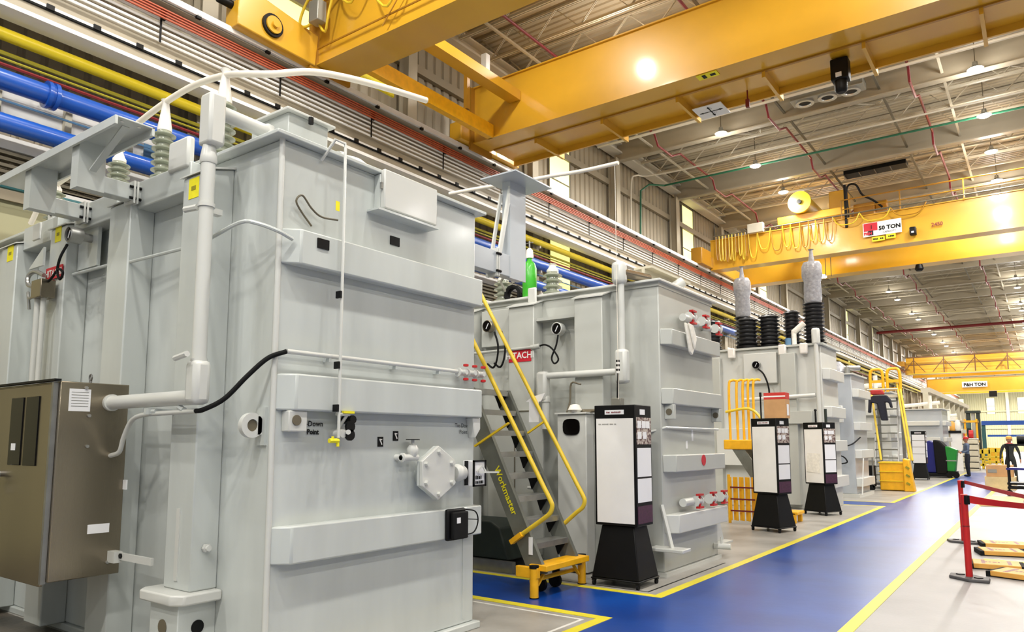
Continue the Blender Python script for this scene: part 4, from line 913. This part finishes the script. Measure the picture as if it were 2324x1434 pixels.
for y in (6.32,7.27):
    lg = part('base_leg',MB().cyl((-4.33,y,0),(-4.33,y,.3),.045,n=18),'safety',t)
    part('leg_cap',MB().cyl((-4.33,y,.3),(-4.33,y,.33),.05,n=18),'black',lg); part('rubber_foot',MB().cyl((-4.33,y,0),(-4.33,y,.012),.05,n=18),'rubber',lg)
for a,b in (((-4.33,6.38,.12),(-4.33,6.55,.27)),((-4.33,7.2,.12),(-4.33,7.05,.27))): part('leg_brace',MB().bar(a,b,.03,.02),'safety',t)
for y in (6.66,6.95): part('caster',MB().cyl((-4.48,y-.02,.075),(-4.48,y+.02,.075),.075,n=18).box(-4.5,-4.44,y-.03,y+.03,.1,.24),'black',t)
part('top_platform',MB().box(-6.3,-5.24,6.4,7.1,2.16,2.2),'alu',t)
for y in (6.42,7.06): part('rear_leg',MB().bar((-6.25,y,0.0),(-6.25,y,2.16),.05),'ladder',t)
t = thing('steel_skid','low dark green steel box on grey rails between the first two transformers','equipment',(-6,7.6,0))
part('skid_body',MB().prism([(-9,.14),(-5.42,.14),(-5.55,.52),(-5.7,.6),(-9,.6)],'y',7.35,7.85),'darkgreen',t,.02)
part('skid_rail',MB().box(-9,-5.3,7.27,7.34,.004,.14),'steel',t); part('skid_rail',MB().box(-9,-5.3,7.78,7.85,.004,.139),'steel',t)
# ================================================================ BLACK BOARD STANDS
def board(label, loc, rz, header, style, sidecols=True):
    t = thing('board_stand',label,'board',(0,0,0))
    w,d = .26,.2
    cab = part('board_cabinet',MB().box(-w,w,-d,d,.66,2.0),'black',t,.008)
    fr = part('white_board',MB().box(-w+.028,w-.028,-d-.006,-d,.69,1.85),'white' if style != 'papers' else 'paper',cab)
    hd = part('header_label',MB().box(-.12,.12,-d-.006,-d,1.895,1.945),'paper',cab)
    part('lettering',scrawl(MB(),(-.1,-d-.007,1.91),(1,0,0),(0,0,1),.19,.02,seed=header),'darkred',hd)
    b = MB()
    if style == 'blank':
        scrawl(b,(-.2,-d-.007,1.78),(1,0,0),(0,0,1),.22,.014)
        part('note_line',b,'alu',fr)
    if style == 'papers':
        for z in (1.05,1.33,1.6): b.box(-w+.03,w-.03,-d-.009,-d-.006,z,z+.02)
        part('sheet_edge',b,'ductgrey',fr)
    if style == 'notes':
        part('pinned_sheet',MB().cbox((-.02,-d-.012,1.12),(.34,.006,.42),ry=.06),'rags',fr)
    # +X side posters
    part('side_label',MB().box(w,w+.005,-.09,.03,1.89,1.95),'paper',cab)
    ph = part('photo_collage',MB().box(w,w+.005,-d+.02,d-.02,1.56,1.86),'photos',cab)
    for y,z in ((-.13,1.74),(-.02,1.74),(.08,1.74),(-.13,1.62),(0,1.62)): part('photo_card',MB().box(w+.005,w+.008,y-.03,y+.06,z,z+.08),'paper',ph)
    part('paper_sheet',MB().box(w,w+.005,-d+.03,d-.03,1.2,1.52),'paper',cab); part('paper_sheet',MB().box(w,w+.005,-d+.03,d-.03,.92,1.18),'paper',cab)
    part('side_poster',MB().box(w,w+.005,-d+.02,d-.02,.69,.88),'maroon',cab)
    ped = part('pedestal',MB().add([(-.2,-.16,.66),(.2,-.16,.66),(.2,.16,.66),(-.2,.16,.66),(-.29,-.25,.09),(.29,-.25,.09),(.29,.25,.09),(-.29,.25,.09)],
        [(0,1,2,3),(7,6,5,4),(0,4,5,1),(1,5,6,2),(2,6,7,3),(3,7,4,0)]).box(-.3,.3,-.26,.26,.07,.09),'black',t,.01)
    for x in (-.27,.27):
        for y in (-.23,.23): part('caster',MB().cyl((x-.012,y,.03),(x+.012,y,.03),.03,n=14).box(x-.02,x+.02,y-.02,y+.02,.05,.07),'rubber',t)
    t.location = loc; t.rotation_euler = (0,0,rz); return t
board('black board stand with blank white panel, nearest of the board stands',(-3.93,7.55,0),0,1,'blank')
board('black board stand with blank white panel and a cardboard box on top',(-4.05,13.5,0),-.3,5,'plain')
board('black board stand with beige sheet pinned to its white panel',(-4.06,17.1,0),-.45,3,'notes')
board('black board stand with white papers, farthest of the board stands',(-4.3,34.6,0),0,5,'papers')
t = thing('antenna_rod','black rod with black and white striped tip standing on the nearest board stand','rod',(-3.99,7.55,2.0))
part('rod_foot',MB().box(-4.05,-3.93,7.5,7.6,2.0,2.09),'ductgrey',t,.005); part('rod',MB().cyl((-3.99,7.55,2.09),(-3.98,7.55,2.38),.013,n=10),'black',t)
for k in range(6): part('rod_band',MB().cyl((-3.98,7.55,2.38+k*.026),(-3.98,7.55,2.406+k*.026),.022,n=12),'black' if k%2 else 'white',t)
solo('hanging_cord','thin pale cord hanging from the end of the white plastic pipe','cord',MB().cyl((-3.32,6.3,2.0),(-3.32,6.3,4.345),.003,n=6),'pvc')
solo('black_rod','black rod on top of the board stand with the beige sheet','rod',MB().cyl((-4.12,17.1,2.0),(-4.12,17.1,2.25),.02,n=8).lathe((-4.12,17.1,2.25),[(.02,0),(.035,.02),(.02,.05)],n=10),'black')
solo('black_rod','black stick standing on the board stand beside the cardboard box','rod',MB().cyl((-4.2,13.5,2.0),(-4.2,13.5,2.45),.014,n=8).cyl((-4.2,13.5,2.4),(-4.2,13.5,2.48),.022,n=8),'black')
solo('striped_rod','green and black striped rod on the third board stand','rod',MB().cyl((-3.92,17.15,2.0),(-3.92,17.15,2.3),.03,n=8),'darkgreen')
t = thing('cardboard_box','brown cardboard box with red printed top on a board stand','box',(-3.9,13.5,2.0))
part('box_body',MB().box(-4.1,-3.72,13.36,13.62,2.0,2.34),'cardboard',t,.004); part('box_top',MB().box(-4.1,-3.72,13.36,13.62,2.34,2.46),'cardboardred',t,.004)
part('box_stripe',MB().box(-4.101,-3.719,13.358,13.36,2.38,2.405),'white',t); part('box_label',MB().box(-3.72,-3.716,13.44,13.56,2.05,2.25),'paper',t)
# ================================================================ YELLOW FOLDING BARRIERS, SMALL LADDER
def folding(label, x0, x1, y, z0, z1, n, m='safety'):
    t = thing('folding_barrier',label,'barrier',((x0+x1)/2,y,z0))
    for k in range(n):
        x = x0+(x1-x0)*k/(n-1)
        part('slat',MB().cbox((x,y+(k%2)*.05,(z0+z1)/2+.02),(.045,.02,z1-z0-.06)),m,t,.003)
    for z in (.25,.5,.75):
        zz = z0+(z1-z0)*z; part('cross_bar',MB().box(x0,x1,y-.02,y-.008,zz,zz+.03),'darkred' if z0 < .5 else m,t)
    part('end_post',MB().cyl((x0-.03,y,z0),(x0-.03,y,z1+.04),.03,n=12),m,t); part('end_post',MB().cyl((x1+.03,y,z0),(x1+.03,y,z1-.02),.03,n=12),m,t)
    return t
t = folding('folded yellow expanding safety barrier on the floor behind the board stand',-5.1,-4.62,14.3,.0,.9,9)
t = thing('rolling_ladder','yellow rolling ladder folded upright behind the folding barrier','ladder',(-4.9,15.2,0))
for k,x in enumerate((-5.35,-5.2,-5.08,-4.98,-4.88)): part('rail_tube',MB().tube(smoothpath([(x,15.1+.03*k,1.5),(x,15.1+.03*k,2.7),(x+.05,15.14+.03*k,2.86),(x+.12,15.2+.03*k,2.86)],4),.028,n=8),'safety',t)
part('upper_loop',MB().tube(smoothpath([(-5.4,15.0,2.2),(-4.9,15.0,2.25),(-4.65,15.0,2.0),(-4.6,15.0,1.7),(-4.4,15.0,2.2),(-4.3,15.0,2.0)],5),.028,n=8),'rail_yellow',t)
part('tray',MB().box(-5.45,-4.85,14.95,15.3,1.42,1.62),'safety',t,.02)
part('stringer',MB().bar((-5.2,15.4,1.5),(-4.3,15.4,.1),.04,.22),'ladder',t); part('stringer',MB().bar((-5.2,15.0,1.5),(-4.3,15.0,.1),.04,.22),'ladder',t)
part('low_loop',MB().tube(smoothpath([(-4.75,14.9,1.6),(-4.45,14.9,1.2),(-4.2,14.9,.92),(-4.3,14.9,.78),(-4.6,14.9,.7)],5),.026,n=8),'rail_yellow',t)
part('base_foot',MB().box(-4.5,-4.0,14.9,15.4,.16,.22).box(-4.12,-4.04,14.9,14.98,0,.2).box(-4.5,-4.42,14.9,14.98,0,.2).box(-4.12,-4.04,15.32,15.4,0,.2).box(-4.5,-4.42,15.32,15.4,0,.2),'safety',t,.01)
# ================================================================ TALL LADDER AND YELLOW BIN (far)
t = thing('rolling_ladder','tall rolling ladder with slim yellow rails in front of the fifth transformer','ladder',(-4.4,27.8,0))
for x in (-4.75,-4.05):
    part('stringer',MB().bar((x,27.4,.3),(x-.1,28.6,3.1),.05,.16),'steel',t)
for k in range(10): 
    f = (k+.5)/10; part('step',MB().box(-4.75-.1*f,-4.05-.1*f,27.4+1.2*f-.1,27.4+1.2*f+.1,.3+2.8*f,.34+2.8*f),'ladder',t)
for x in (-4.85,-4.0,-3.92): part('handrail',MB().tube(smoothpath([(x+.45*(x<-4.5)*0+.32,27.2,.95),(x+.1,27.8,2.4),(x-.1,28.4,3.6)],4),.035,n=8),'rail_yellow',t)
for x in (-4.92,-4.38):
    g_ = part('gate_panel',MB().tube(smoothpath([(x,28.3,3.3),(x,28.3,3.9),(x+.06,28.3,4.08),(x+.2,28.3,4.1),(x+.34,28.3,4.08),(x+.4,28.3,3.9),(x+.4,28.3,3.3)],4),.05,n=8),'safety',t)
    part('gate_bar',MB().box(x,x+.4,28.28,28.32,3.62,3.72),'safety',g_); part('gate_bar',MB().box(x,x+.4,28.28,28.32,3.34,3.44),'safety',g_)
part('platform',MB().box(-5.1,-4.0,28.3,29.2,3.1,3.2),'beampale',t); part('top_bar',MB().cyl((-4.95,27.8,3.36),(-4.0,27.8,3.36),.03,n=8),'beampale',t)
part('base_frame',MB().box(-4.85,-3.95,27.3,28.9,.12,.2).box(-4.85,-4.75,28.8,28.9,0,3.1).box(-4.1,-4.0,28.8,28.9,0,3.1).box(-4.85,-4.78,27.3,27.37,0,.14).box(-4.05,-3.98,27.3,27.37,0,.14),'steel',t)
solo('draped_coverall','dark navy work clothes draped over the top of the tall ladder','clothes',MB().prism([(-4.9,2.55),(-4.86,3.05),(-4.7,3.14),(-4.3,3.14),(-4.18,2.98),(-4.14,2.7),(-4.2,2.7),(-4.25,2.88),(-4.36,2.9),(-4.3,2.28),(-4.5,2.28),(-4.6,2.85),(-4.78,2.9),(-4.82,2.55)],'y',27.42,27.62),'navy',bevel=.03)
solo('draped_jacket','red jacket hanging at the top of the tall ladder','jacket',MB().prism([(-4.8,3.32),(-4.42,3.32),(-4.36,3.16),(-4.78,3.16)],'y',27.4,27.64),'redcloth',bevel=.04)
t = thing('safety_bin','big yellow folded barrier block at the edge of the blue aisle','barrier',(-3.95,26.5,0))
part('bin_body',MB().box(-4.45,-3.7,26.3,26.8,.02,.93),'safety',t,.03)
for z in (.3,.6,.88): part('panel_rib',MB().box(-4.47,-3.68,26.27,26.3,z,z+.03),'yellow',t)
part('barrier_end',MB().prism([(-3.75,.0),(-3.45,.0),(-3.52,.5),(-3.58,1.0),(-3.75,1.04)],'y',26.2,26.6),'safety',t,.03)
for z in (.25,.5,.75): part('barrier_hole',MB().cbox((-3.62,26.19,z),(.12,.02,.06),ry=.6),'thinyellow',t)
t = thing('hand_cart','small dark cart beside the yellow block','cart',(-4.85,26.3,0))
part('cart_body',MB().box(-5.0,-4.6,26.1,26.6,.12,.8),'rubber',t,.02); part('cart_wheel',MB().cyl((-4.9,26.05,.1),(-4.9,26.1,.1),.1,n=14).cyl((-4.65,26.05,.1),(-4.65,26.1,.1),.1,n=14),'black',t); part('cart_frame',MB().box(-4.62,-4.58,26.05,26.1,.1,1.1),'steel',t)
# ================================================================ BINS, FAR EQUIPMENT
t = thing('floor_scrubber','dark blue machine with rounded black back beside the green bin','machine',(-3.9,37.3,0))
part('scrubber_body',MB().prism([(-4.5,.2),(-3.95,.2),(-3.95,1.5),(-4.2,1.62),(-4.5,1.55)],'y',37,38),'binblue',t,.05)
part('scrubber_back',MB().prism([(-4.0,.1),(-3.5,.1),(-3.5,.9),(-3.6,1.35),(-3.8,1.6),(-4.05,1.65)],'y',36.9,38),'rubber',t,.06)
part('scrubber_base',MB().box(-4.6,-3.4,36.9,38,.05,.2),'black',t,.02)
t = thing('wheeled_bin','bright green wheeled bin at the edge of the blue aisle','bin',(-3.4,37.2,0))
part('bin_body',MB().prism([(-3.6,.28),(-3.28,.28),(-3.16,1.2),(-3.45,1.34),(-3.6,1.36)],'y',36.9,37.6),'bingreen',t,.03); part('bin_band',MB().box(-3.6,-3.2,36.88,36.9,.72,.76),'alu',t)
for x in (-3.5,-3.25): part('bin_wheel',MB().cyl((x,36.85,.13),(x,36.95,.13),.13,n=16),'rubber',t)
part('bin_axle',MB().box(-3.6,-3.2,36.9,37.5,.13,.28),'black',t)
t = thing('mezzanine_rack','grey steel rack with tall posts along the left wall far behind','rack',(-7.0,60,0))
for i in range(8): part('rack_post',MB().box(-6.1,-5.8,52+i*4,52.3+i*4,0,4.6),'cream',t)
part('rack_beam',MB().box(-6.2,-5.7,52,81,4.6,4.9),'beampale',t); part('rack_beam',MB().box(-6.2,-5.7,52,81,2.6,2.8),'beam',t)
t = thing('lifting_frame','blue steel portal frame in the far background','frame',(-2.5,62,0))
for x in (-3.6,3.2): part('frame_post',MB().box(x-.12,x+.12,62,62.25,0,2.9),'teal',t)
part('frame_beam',MB().box(-3.7,3.4,61.9,62.3,2.7,3.0),'blue',t); part('frame_beam',MB().box(-3.6,3.3,66,66.2,1.9,2.05),'blue',t); part('frame_beam',MB().box(-5.2,-4.9,62,70,2.6,3.0),'teal',t)
t = thing('green_machine','dark green press machine standing far behind the yellow racks','machine',(-5,72,0))
part('machine_column',MB().box(-5.35,-5.1,72,73,0,3.95),'darkgreen',t,.02); part('machine_column',MB().box(-4.65,-4.4,72,73,0,3.95),'darkgreen',t,.02); part('machine_core',MB().box(-5.0,-4.75,72.2,72.8,0,3.9),'alu',t); part('machine_head',MB().box(-5.4,-4.35,71.9,73.1,3.9,4.1),'darkgreen',t)
t = thing('winding_rack','yellow framed work rack with red drums in the background','rack',(-4.5,52,0))
for x in (-5.4,-4.7,-4.0,-3.4): part('rack_post',MB().box(x,x+.1,52,52.1,0,2.9),'safety',t)
for z in (1.5,2.7): part('rack_shelf',MB().box(-5.4,-3.3,51.9,53,z,z+.12),'safety',t)
for x in (-4.9,-4.3): part('red_drum',MB().cyl((x,52,1.95),(x,52.8,1.95),.28,n=16),'red',t)
part('rack_sheet',MB().box(-5.3,-4.4,51.9,53,2.82,3.05),'rags',t)
def ybar(label,x,y):
    t = thing('plastic_barrier',label,'barrier',(x,y,0))
    b = MB().box(x-.55,x+.55,y-.06,y+.06,.85,1.1).box(x-.55,x+.55,y-.06,y+.06,.15,.3).box(x-.55,x+.55,y-.06,y+.06,.5,.6)
    for k in (-.5,-.17,.17,.5): b.box(x+k-.06,x+k+.06,y-.06,y+.06,0,1.1)
    part('barrier_panel',b,'rail_yellow',t,.02); part('barrier_foot',MB().box(x-.5,x-.4,y-.3,y+.3,0,.08).box(x+.4,x+.5,y-.3,y+.3,0,.08),'safety',t)
ybar('yellow plastic barrier standing just beyond the man in the denim shirt',-3.2,50); 
ybar('second yellow barrier farther back, left of the blue frame post',-2.9,57)
solo('yellow_crate','yellow box container on the floor under the blue frame','container',MB().box(-3.6,-2.75,64,65.2,0,1.1),'safety',bevel=.03)
t = thing('screen_panel','white upright panels standing behind the green bin','panel',(-4.2,45,0))
part('panel_sheet',MB().box(-5.0,-4.55,44.9,45,0,2.0),'white',t,.01); part('panel_sheet',MB().box(-4.1,-3.6,44.9,45,0,2.0),'white',t,.01); part('panel_sheet',MB().box(-4.55,-4.1,45.0,45.1,0,2.0),'cream',t,.01)
part('panel_rail',MB().box(-5.1,-3.6,44.85,45.0,2.0,2.12),'black',t)
t = thing('wrapped_coils','pale bundled coils lying on top of the white upright panels','coil',(-4.4,45,2.12))
for k in range(6): part('coil',MB().lathe((-4.95+.24*k,45,2.12),[(.12,0),(.16,.12),(.13,.3+.08*(k%3)),(.05,.42+.08*(k%3))],n=10),'rags' if k%2 else 'cardmat',t)
t = thing('drawer_rack','white drawer rack behind the man in the denim shirt','rack',(-3.6,47,0))
part('rack_frame',MB().box(-3.75,-3.0,46.5,46.55,0,1.7).box(-3.75,-3.0,47.2,47.25,0,1.7),'cream',t)
for z in (.1,.42,.74,1.06,1.38,1.66): part('rack_tray',MB().box(-3.75,-3.0,46.5,47.2,z,z+.07),'white',t,.01)
solo('red_drum','red cable drum on the white drawer rack','drum',MB().cyl((-3.4,46.85,1.95),(-3.2,46.85,1.95),.22,n=18),'red')
t = thing('pallet','stack of pale wooden pallets behind the red barrier tape','pallet',(-1.3,29.5,0))
for k in range(3):
    z = k*.14
    part('pallet_deck',MB().box(-1.75,-.9,29,30.1,z+.11,z+.14),'wood',t)
    part('pallet_runner',MB().box(-1.75,-.9,29,29.1,z,z+.11).box(-1.75,-.9,29.5,29.6,z,z+.11).box(-1.75,-.9,30.0,30.1,z,z+.11),'wood',t)
t = thing('cardboard_box','wide flat cardboard box on top of the pallet stack','box',(-1.3,29.5,.42)); part('box_body',MB().box(-1.7,-.95,29.05,29.8,.42,.8),'cardboard',t,.01); part('box_print',MB().box(-1.65,-1.4,29.04,29.05,.55,.66),'ductgrey',t)
solo('plywood_sheet','pale plywood sheet lying on the floor beside the red barrier','sheet',MB().box(-1.45,-.6,21.5,25.2,.006,.03),'wood')
t = thing('work_cart','black two-shelf work cart at the right edge','cart',(-.75,26.3,0))
for x in (-1.0,-.55): 
    for y in (26,26.8): part('cart_leg',MB().box(x,x+.05,y,y+.05,.16,1.5),'black',t)
for z in (.2,.32,.75,1.45): part('cart_shelf',MB().box(-1.02,-.3,25.98,26.87,z,z+.06),'black' if z != .75 else 'binblue',t)
part('cart_wheel',MB().cyl((-.98,25.95,.09),(-.98,26.0,.09),.09,n=14),'rubber',t); part('cart_wheel',MB().cyl((-.55,25.95,.09),(-.55,26.0,.09),.09,n=14),'rubber',t)
solo('rolled_tube','thick black and white tube lying on the black cart','tube',MB().cyl((-.72,26.4,1.63),(.3,26.4,1.63),.12,n=16),'black')
# ================================================================ RED STANCHIONS
def stan(label, x, y, rz):
    t = thing('barrier_post',label,'post',(0,0,0))
    part('base_plate',MB().prism([(-.27,0),(-.14,.15),(.14,.15),(.27,0),(.14,-.15),(-.14,-.15)],'z',0,.035),'basegrey',t,.01)
    part('base_grip',MB().box(-.16,-.09,-.03,.03,.035,.045),'black',t); part('base_grip',MB().box(.09,.16,-.03,.03,.035,.045),'black',t)
    p = part('post',MB().lathe((0,0,.035),[(.036,0),(.036,.9),(.038,.905),(.038,.935),(.03,.94)],n=22),'red',t)
    part('belt_head',MB().box(.015,.055,-.028,.028,.86,.965),'black',p,.005)
    part('seam',MB().cyl((0,0,.6),(0,0,.615),.0375,n=22),'darkred',p)
    t.location = (x,y,0); t.rotation_euler = (0,0,rz); return t
stan('red retractable-belt post on a black base, nearer to the camera',-.83,10.15,-.7)
stan('red retractable-belt post on a black base, farther from the camera',-1.16,13.7,-.4)
def belt(label, pts, tw, group=None, h=.055):
    b = MB(); n = len(pts)
    for i,p in enumerate(pts):
        a = tw[0]+(tw[1]-tw[0])*i/(n-1); t0 = (Vector(pts[min(i+1,n-1)])-Vector(pts[max(i-1,0)])).normalized()
        s = t0.cross(Vector((0,0,1))).normalized(); q = Vector((0,0,1))*math.cos(a)+s*math.sin(a); k = s*math.cos(a)-Vector((0,0,1))*math.sin(a)
        for u,v in ((-1,-1),(1,-1),(1,1),(-1,1)): b.v.append(tuple(Vector(p)+q*h/2*u+k*.0015*v))
    for i in range(n-1):
        for j in range(4): b.f.append((i*4+j,i*4+(j+1)%4,i*4+4+(j+1)%4,i*4+4+j))
    b.f += [(3,2,1,0),tuple((n-1)*4+j for j in range(4))]
    return solo('barrier_belt',label,'belt',b,'red',loc=pts[0],group=group)
belt('wide red belt running right from the nearer red post',smoothpath([(-.77,10.1,.93),(-.5,9.9,.905),(-.2,9.65,.9),(.3,9.2,.9)],4),(0,.7),h=.07)
belt('upper red belt slanting down from the farther red post',smoothpath([(-1.1,13.68,.95),(-.8,12.8,.93),(-.4,11.6,.91),(.2,9.8,.9)],4),(0,.2))
belt('lower red belt from the farther post passing behind the nearer one',smoothpath([(-1.13,13.65,.66),(-.9,13.6,.63),(-.4,13.45,.62),(.4,13.2,.62)],4),(0,.1),h=.04)
def mat_block(label, x, y, rz, L=.62):
    t = thing('floor_mat_block',label,'box',(0,0,0),'orange-yellow boxes lying by the red posts')
    part('carton',MB().box(-L/2,L/2,-.22,.22,.012,.07),'cardmat',t,.006)
    part('dark_end',MB().box(-L/2-.05,-L/2,-.22,.22,.0,.065),'rubber',t,.006); part('dark_end',MB().box(L/2,L/2+.05,-.22,.22,0,.065),'rubber',t,.006)
    part('underside',MB().box(-L/2,L/2,-.21,.21,0,.012),'black',t)
    b = MB().box(-L*.32,-L*.24,-.16,.16,.07,.0715).box(L*.24,L*.32,-.16,.16,.07,.0715)
    scrawl(b,(-.12,-.04,.0705),(1,0,0),(0,1,0),.22,.07,.001)
    part('print_mark',b,'darkred',t)
    t.location = (x,y,0); t.rotation_euler = (0,0,rz); return t
mat_block('flat orange-yellow box on the floor, farthest of the four by the red posts',-.62,13.5,.2,.55)
mat_block('flat orange-yellow box, second farthest of the four by the red posts',-.62,12.6,.25,.5)
mat_block('flat orange-yellow box just behind the nearer red post',-.62,11.25,.1,.5)
mat_block('flat orange-yellow box cut by the right edge, nearest of the four',-.28,10.6,-.35,.62)
solo('floor_tape','pale yellow strip lying on the floor between the orange-yellow boxes','tape',MB().cbox((-.1,11.9,.005),(1.4,.06,.006),rz=-.08),'labelyellow')
# ================================================================ PEOPLE
def person(label, loc, rz, joints, shirt, trousers, cap=None, hair='darkcloth', shoes='black'):
    """joints: dict name -> (x,y,z); facing -Y in local space"""
    V = [('pelvis',.13),('waist',.125),('chest',.15),('neckbase',.075),('neck',.055),('head0',.07),('head1',.095),('head2',.1),('head3',.075)]
    for s in 'LR': V += [('hip'+s,.1),('knee'+s,.068),('ankle'+s,.045),('heel'+s,.045),('toe'+s,.035),('shoulder'+s,.075),('elbow'+s,.045),('wrist'+s,.03),('palm'+s,.035)]
    E = [('pelvis','waist'),('waist','chest'),('chest','neckbase'),('neckbase','neck'),('neck','head0'),('head0','head1'),('head1','head2'),('head2','head3')]
    for s in 'LR': E += [('pelvis','hip'+s),('hip'+s,'knee'+s),('knee'+s,'ankle'+s),('ankle'+s,'heel'+s),('heel'+s,'toe'+s),('chest','shoulder'+s),('shoulder'+s,'elbow'+s),('elbow'+s,'wrist'+s),('wrist'+s,'palm'+s)]
    P = dict(joints)
    verts = [P[n] for n,_ in V]; rad = [r for _,r in V]; idx = {n:i for i,(n,_) in enumerate(V)}
    edges = [(idx[a],idx[b]) for a,b in E]
    for s,sg in (('L',-1),('R',1)):
        w, p = Vector(P['wrist'+s]), Vector(P['palm'+s]); d = (p-w).normalized(); side = d.cross(Vector((sg,0,0)));
        if side.length < .1: side = Vector((0,1,0))
        side.normalize()
        for k,(o,L) in enumerate(((-.03,.065),(-.01,.075),(.01,.072),(.03,.055),(-.045,.04))):
            a = p+side*o+d*.02 if k < 4 else w+d*.03+side*o
            c = a+d*L*.55; e = c+d*L*.45+Vector((-sg*.012,0,0)) if k < 4 else a+(d*.6+side*-.8).normalized()*L
            base = len(verts)
            if k < 4: verts += [tuple(c),tuple(e)]; rad += [.009,.008]; edges += [(idx['palm'+s],base),(base,base+1)]
            else: verts += [tuple(e)]; rad += [.009]; edges += [(idx['palm'+s],base)]
    me = bpy.data.meshes.new('body'); me.from_pydata(verts, edges, [])
    ob = bpy.data.objects.new('person_tmp', me); COL.objects.link(ob)
    sk = ob.modifiers.new('skin','SKIN'); sub = ob.modifiers.new('sub','SUBSURF'); sub.levels = sub.render_levels = 2
    for i,r in enumerate(rad): me.skin_vertices[0].data[i].radius = (r, r*(.72 if i in (0,1,2) else 1))
    me.skin_vertices[0].data[0].use_root = True
    dg = bpy.context.evaluated_depsgraph_get(); dg.update()
    m2 = bpy.data.meshes.new_from_object(ob.evaluated_get(dg)); bpy.data.objects.remove(ob)
    t = thing('person',label,'person',(0,0,0))
    b = bpy.data.objects.new('body', m2); COL.objects.link(b); b.parent = t
    m2.materials.clear()
    for k in ('skin',shirt,trousers,shoes): m2.materials.append(MATS[k])
    wz = P['waist'][2]-.06
    hands = [Vector(P['palm'+s]) for s in 'LR']; 
    for f in m2.polygons:
        c = f.center; f.use_smooth = True
        if c.z > P['neckbase'][2]+.03 and abs(c.x-P['neck'][0]) < .16: i = 0
        elif min((c-h).length for h in hands) < .085: i = 0
        elif c.z < .075: i = 3
        elif c.z < wz and min((c-(Vector(P['elbow'+s])+Vector(P['wrist'+s]))/2).length for s in 'LR') > .13: i = 2
        else: i = 1
        f.material_index = i
    H = Vector(P['head2'])
    part('nose',MB().lathe((H.x,H.y-.085,H.z-.045),[(.016,0),(.014,.02),(.006,.03)],'-y',n=8),'skin',t)
    for dx in (-.033,.033): part('eye',MB().lathe((H.x+dx,H.y-.09,H.z-.01),[(.01,0),(.006,.006)],'-y',n=8),'black',t)
    for dx in (-.1,.092): part('ear',MB().cbox((H.x+dx+.004,H.y,H.z-.03),(.018,.035,.055)),'skin',t,.006)
    part('mouth',MB().cbox((H.x,H.y-.088,H.z-.085),(.045,.006,.008)),'redcloth',t)
    if cap:
        part('hard_hat' if cap != 'hair' else 'hair',MB().lathe((H.x,H.y+.01,H.z+.01),[(.112,0),(.113,.04),(.095,.09),(.05,.118),(.01,.124)],n=20),hair if cap == 'hair' else cap,t)
        if cap != 'hair': part('hat_brim',MB().cbox((H.x,H.y-.11,H.z+.015),(.15,.09,.012)),cap,t,.004)
    t.location = loc; t.rotation_euler = (0,0,rz); return t
base = dict(pelvis=(0,0,.95),waist=(0,0,1.08),chest=(0,.0,1.32),neckbase=(0,.0,1.47),neck=(0,-.01,1.52),head0=(0,-.02,1.57),head1=(0,-.025,1.6),head2=(0,-.02,1.66),head3=(0,-.01,1.71),
 hipL=(-.09,0,.9),hipR=(.09,0,.9),kneeL=(-.1,-.02,.5),kneeR=(.1,-.02,.5),ankleL=(-.1,.02,.09),ankleR=(.1,.02,.09),heelL=(-.1,.03,.045),heelR=(.1,.03,.045),toeL=(-.11,-.15,.036),toeR=(.11,-.15,.036),
 shoulderL=(-.2,.0,1.42),shoulderR=(.2,.0,1.42),elbowL=(-.25,.02,1.13),elbowR=(.25,.02,1.13),wristL=(-.27,-.06,.9),wristR=(.27,-.06,.9),palmL=(-.27,-.08,.83),palmR=(.27,-.08,.83))
j = dict(base); j.update(elbowL=(-.24,-.03,1.14),elbowR=(.24,-.03,1.14),wristL=(-.14,-.24,1.08),wristR=(.14,-.24,1.06),palmL=(-.09,-.3,1.1),palmR=(.09,-.3,1.08))
person('person in red hard hat, denim shirt and dark trousers standing beside the green bin',(-2.95,38.9,0),-1.2,j,'denim','navy','red')
j = dict(base); j.update(elbowL=(-.3,.0,1.12),elbowR=(.3,.0,1.12),wristL=(-.33,-.04,.88),wristR=(.32,-.05,.88),palmL=(-.33,-.06,.8),palmR=(.32,-.07,.8),kneeL=(-.14,-.02,.5),kneeR=(.14,-.02,.5),ankleL=(-.17,.02,.09),ankleR=(.17,.02,.09),heelL=(-.17,.03,.045),heelR=(.17,.03,.045),toeL=(-.18,-.15,.036),toeR=(.18,-.15,.036))
p2 = person('person in dark coveralls with red collar standing with arms down beside the cart',(-1.2,34.7,0),.1,j,'darkcloth','darkcloth','hair','cardmat')
part('red_collar',MB().lathe((-1.2,34.7,1.43),[(.15,0),(.13,.05),(.08,.09)],n=16),'redcloth',p2)
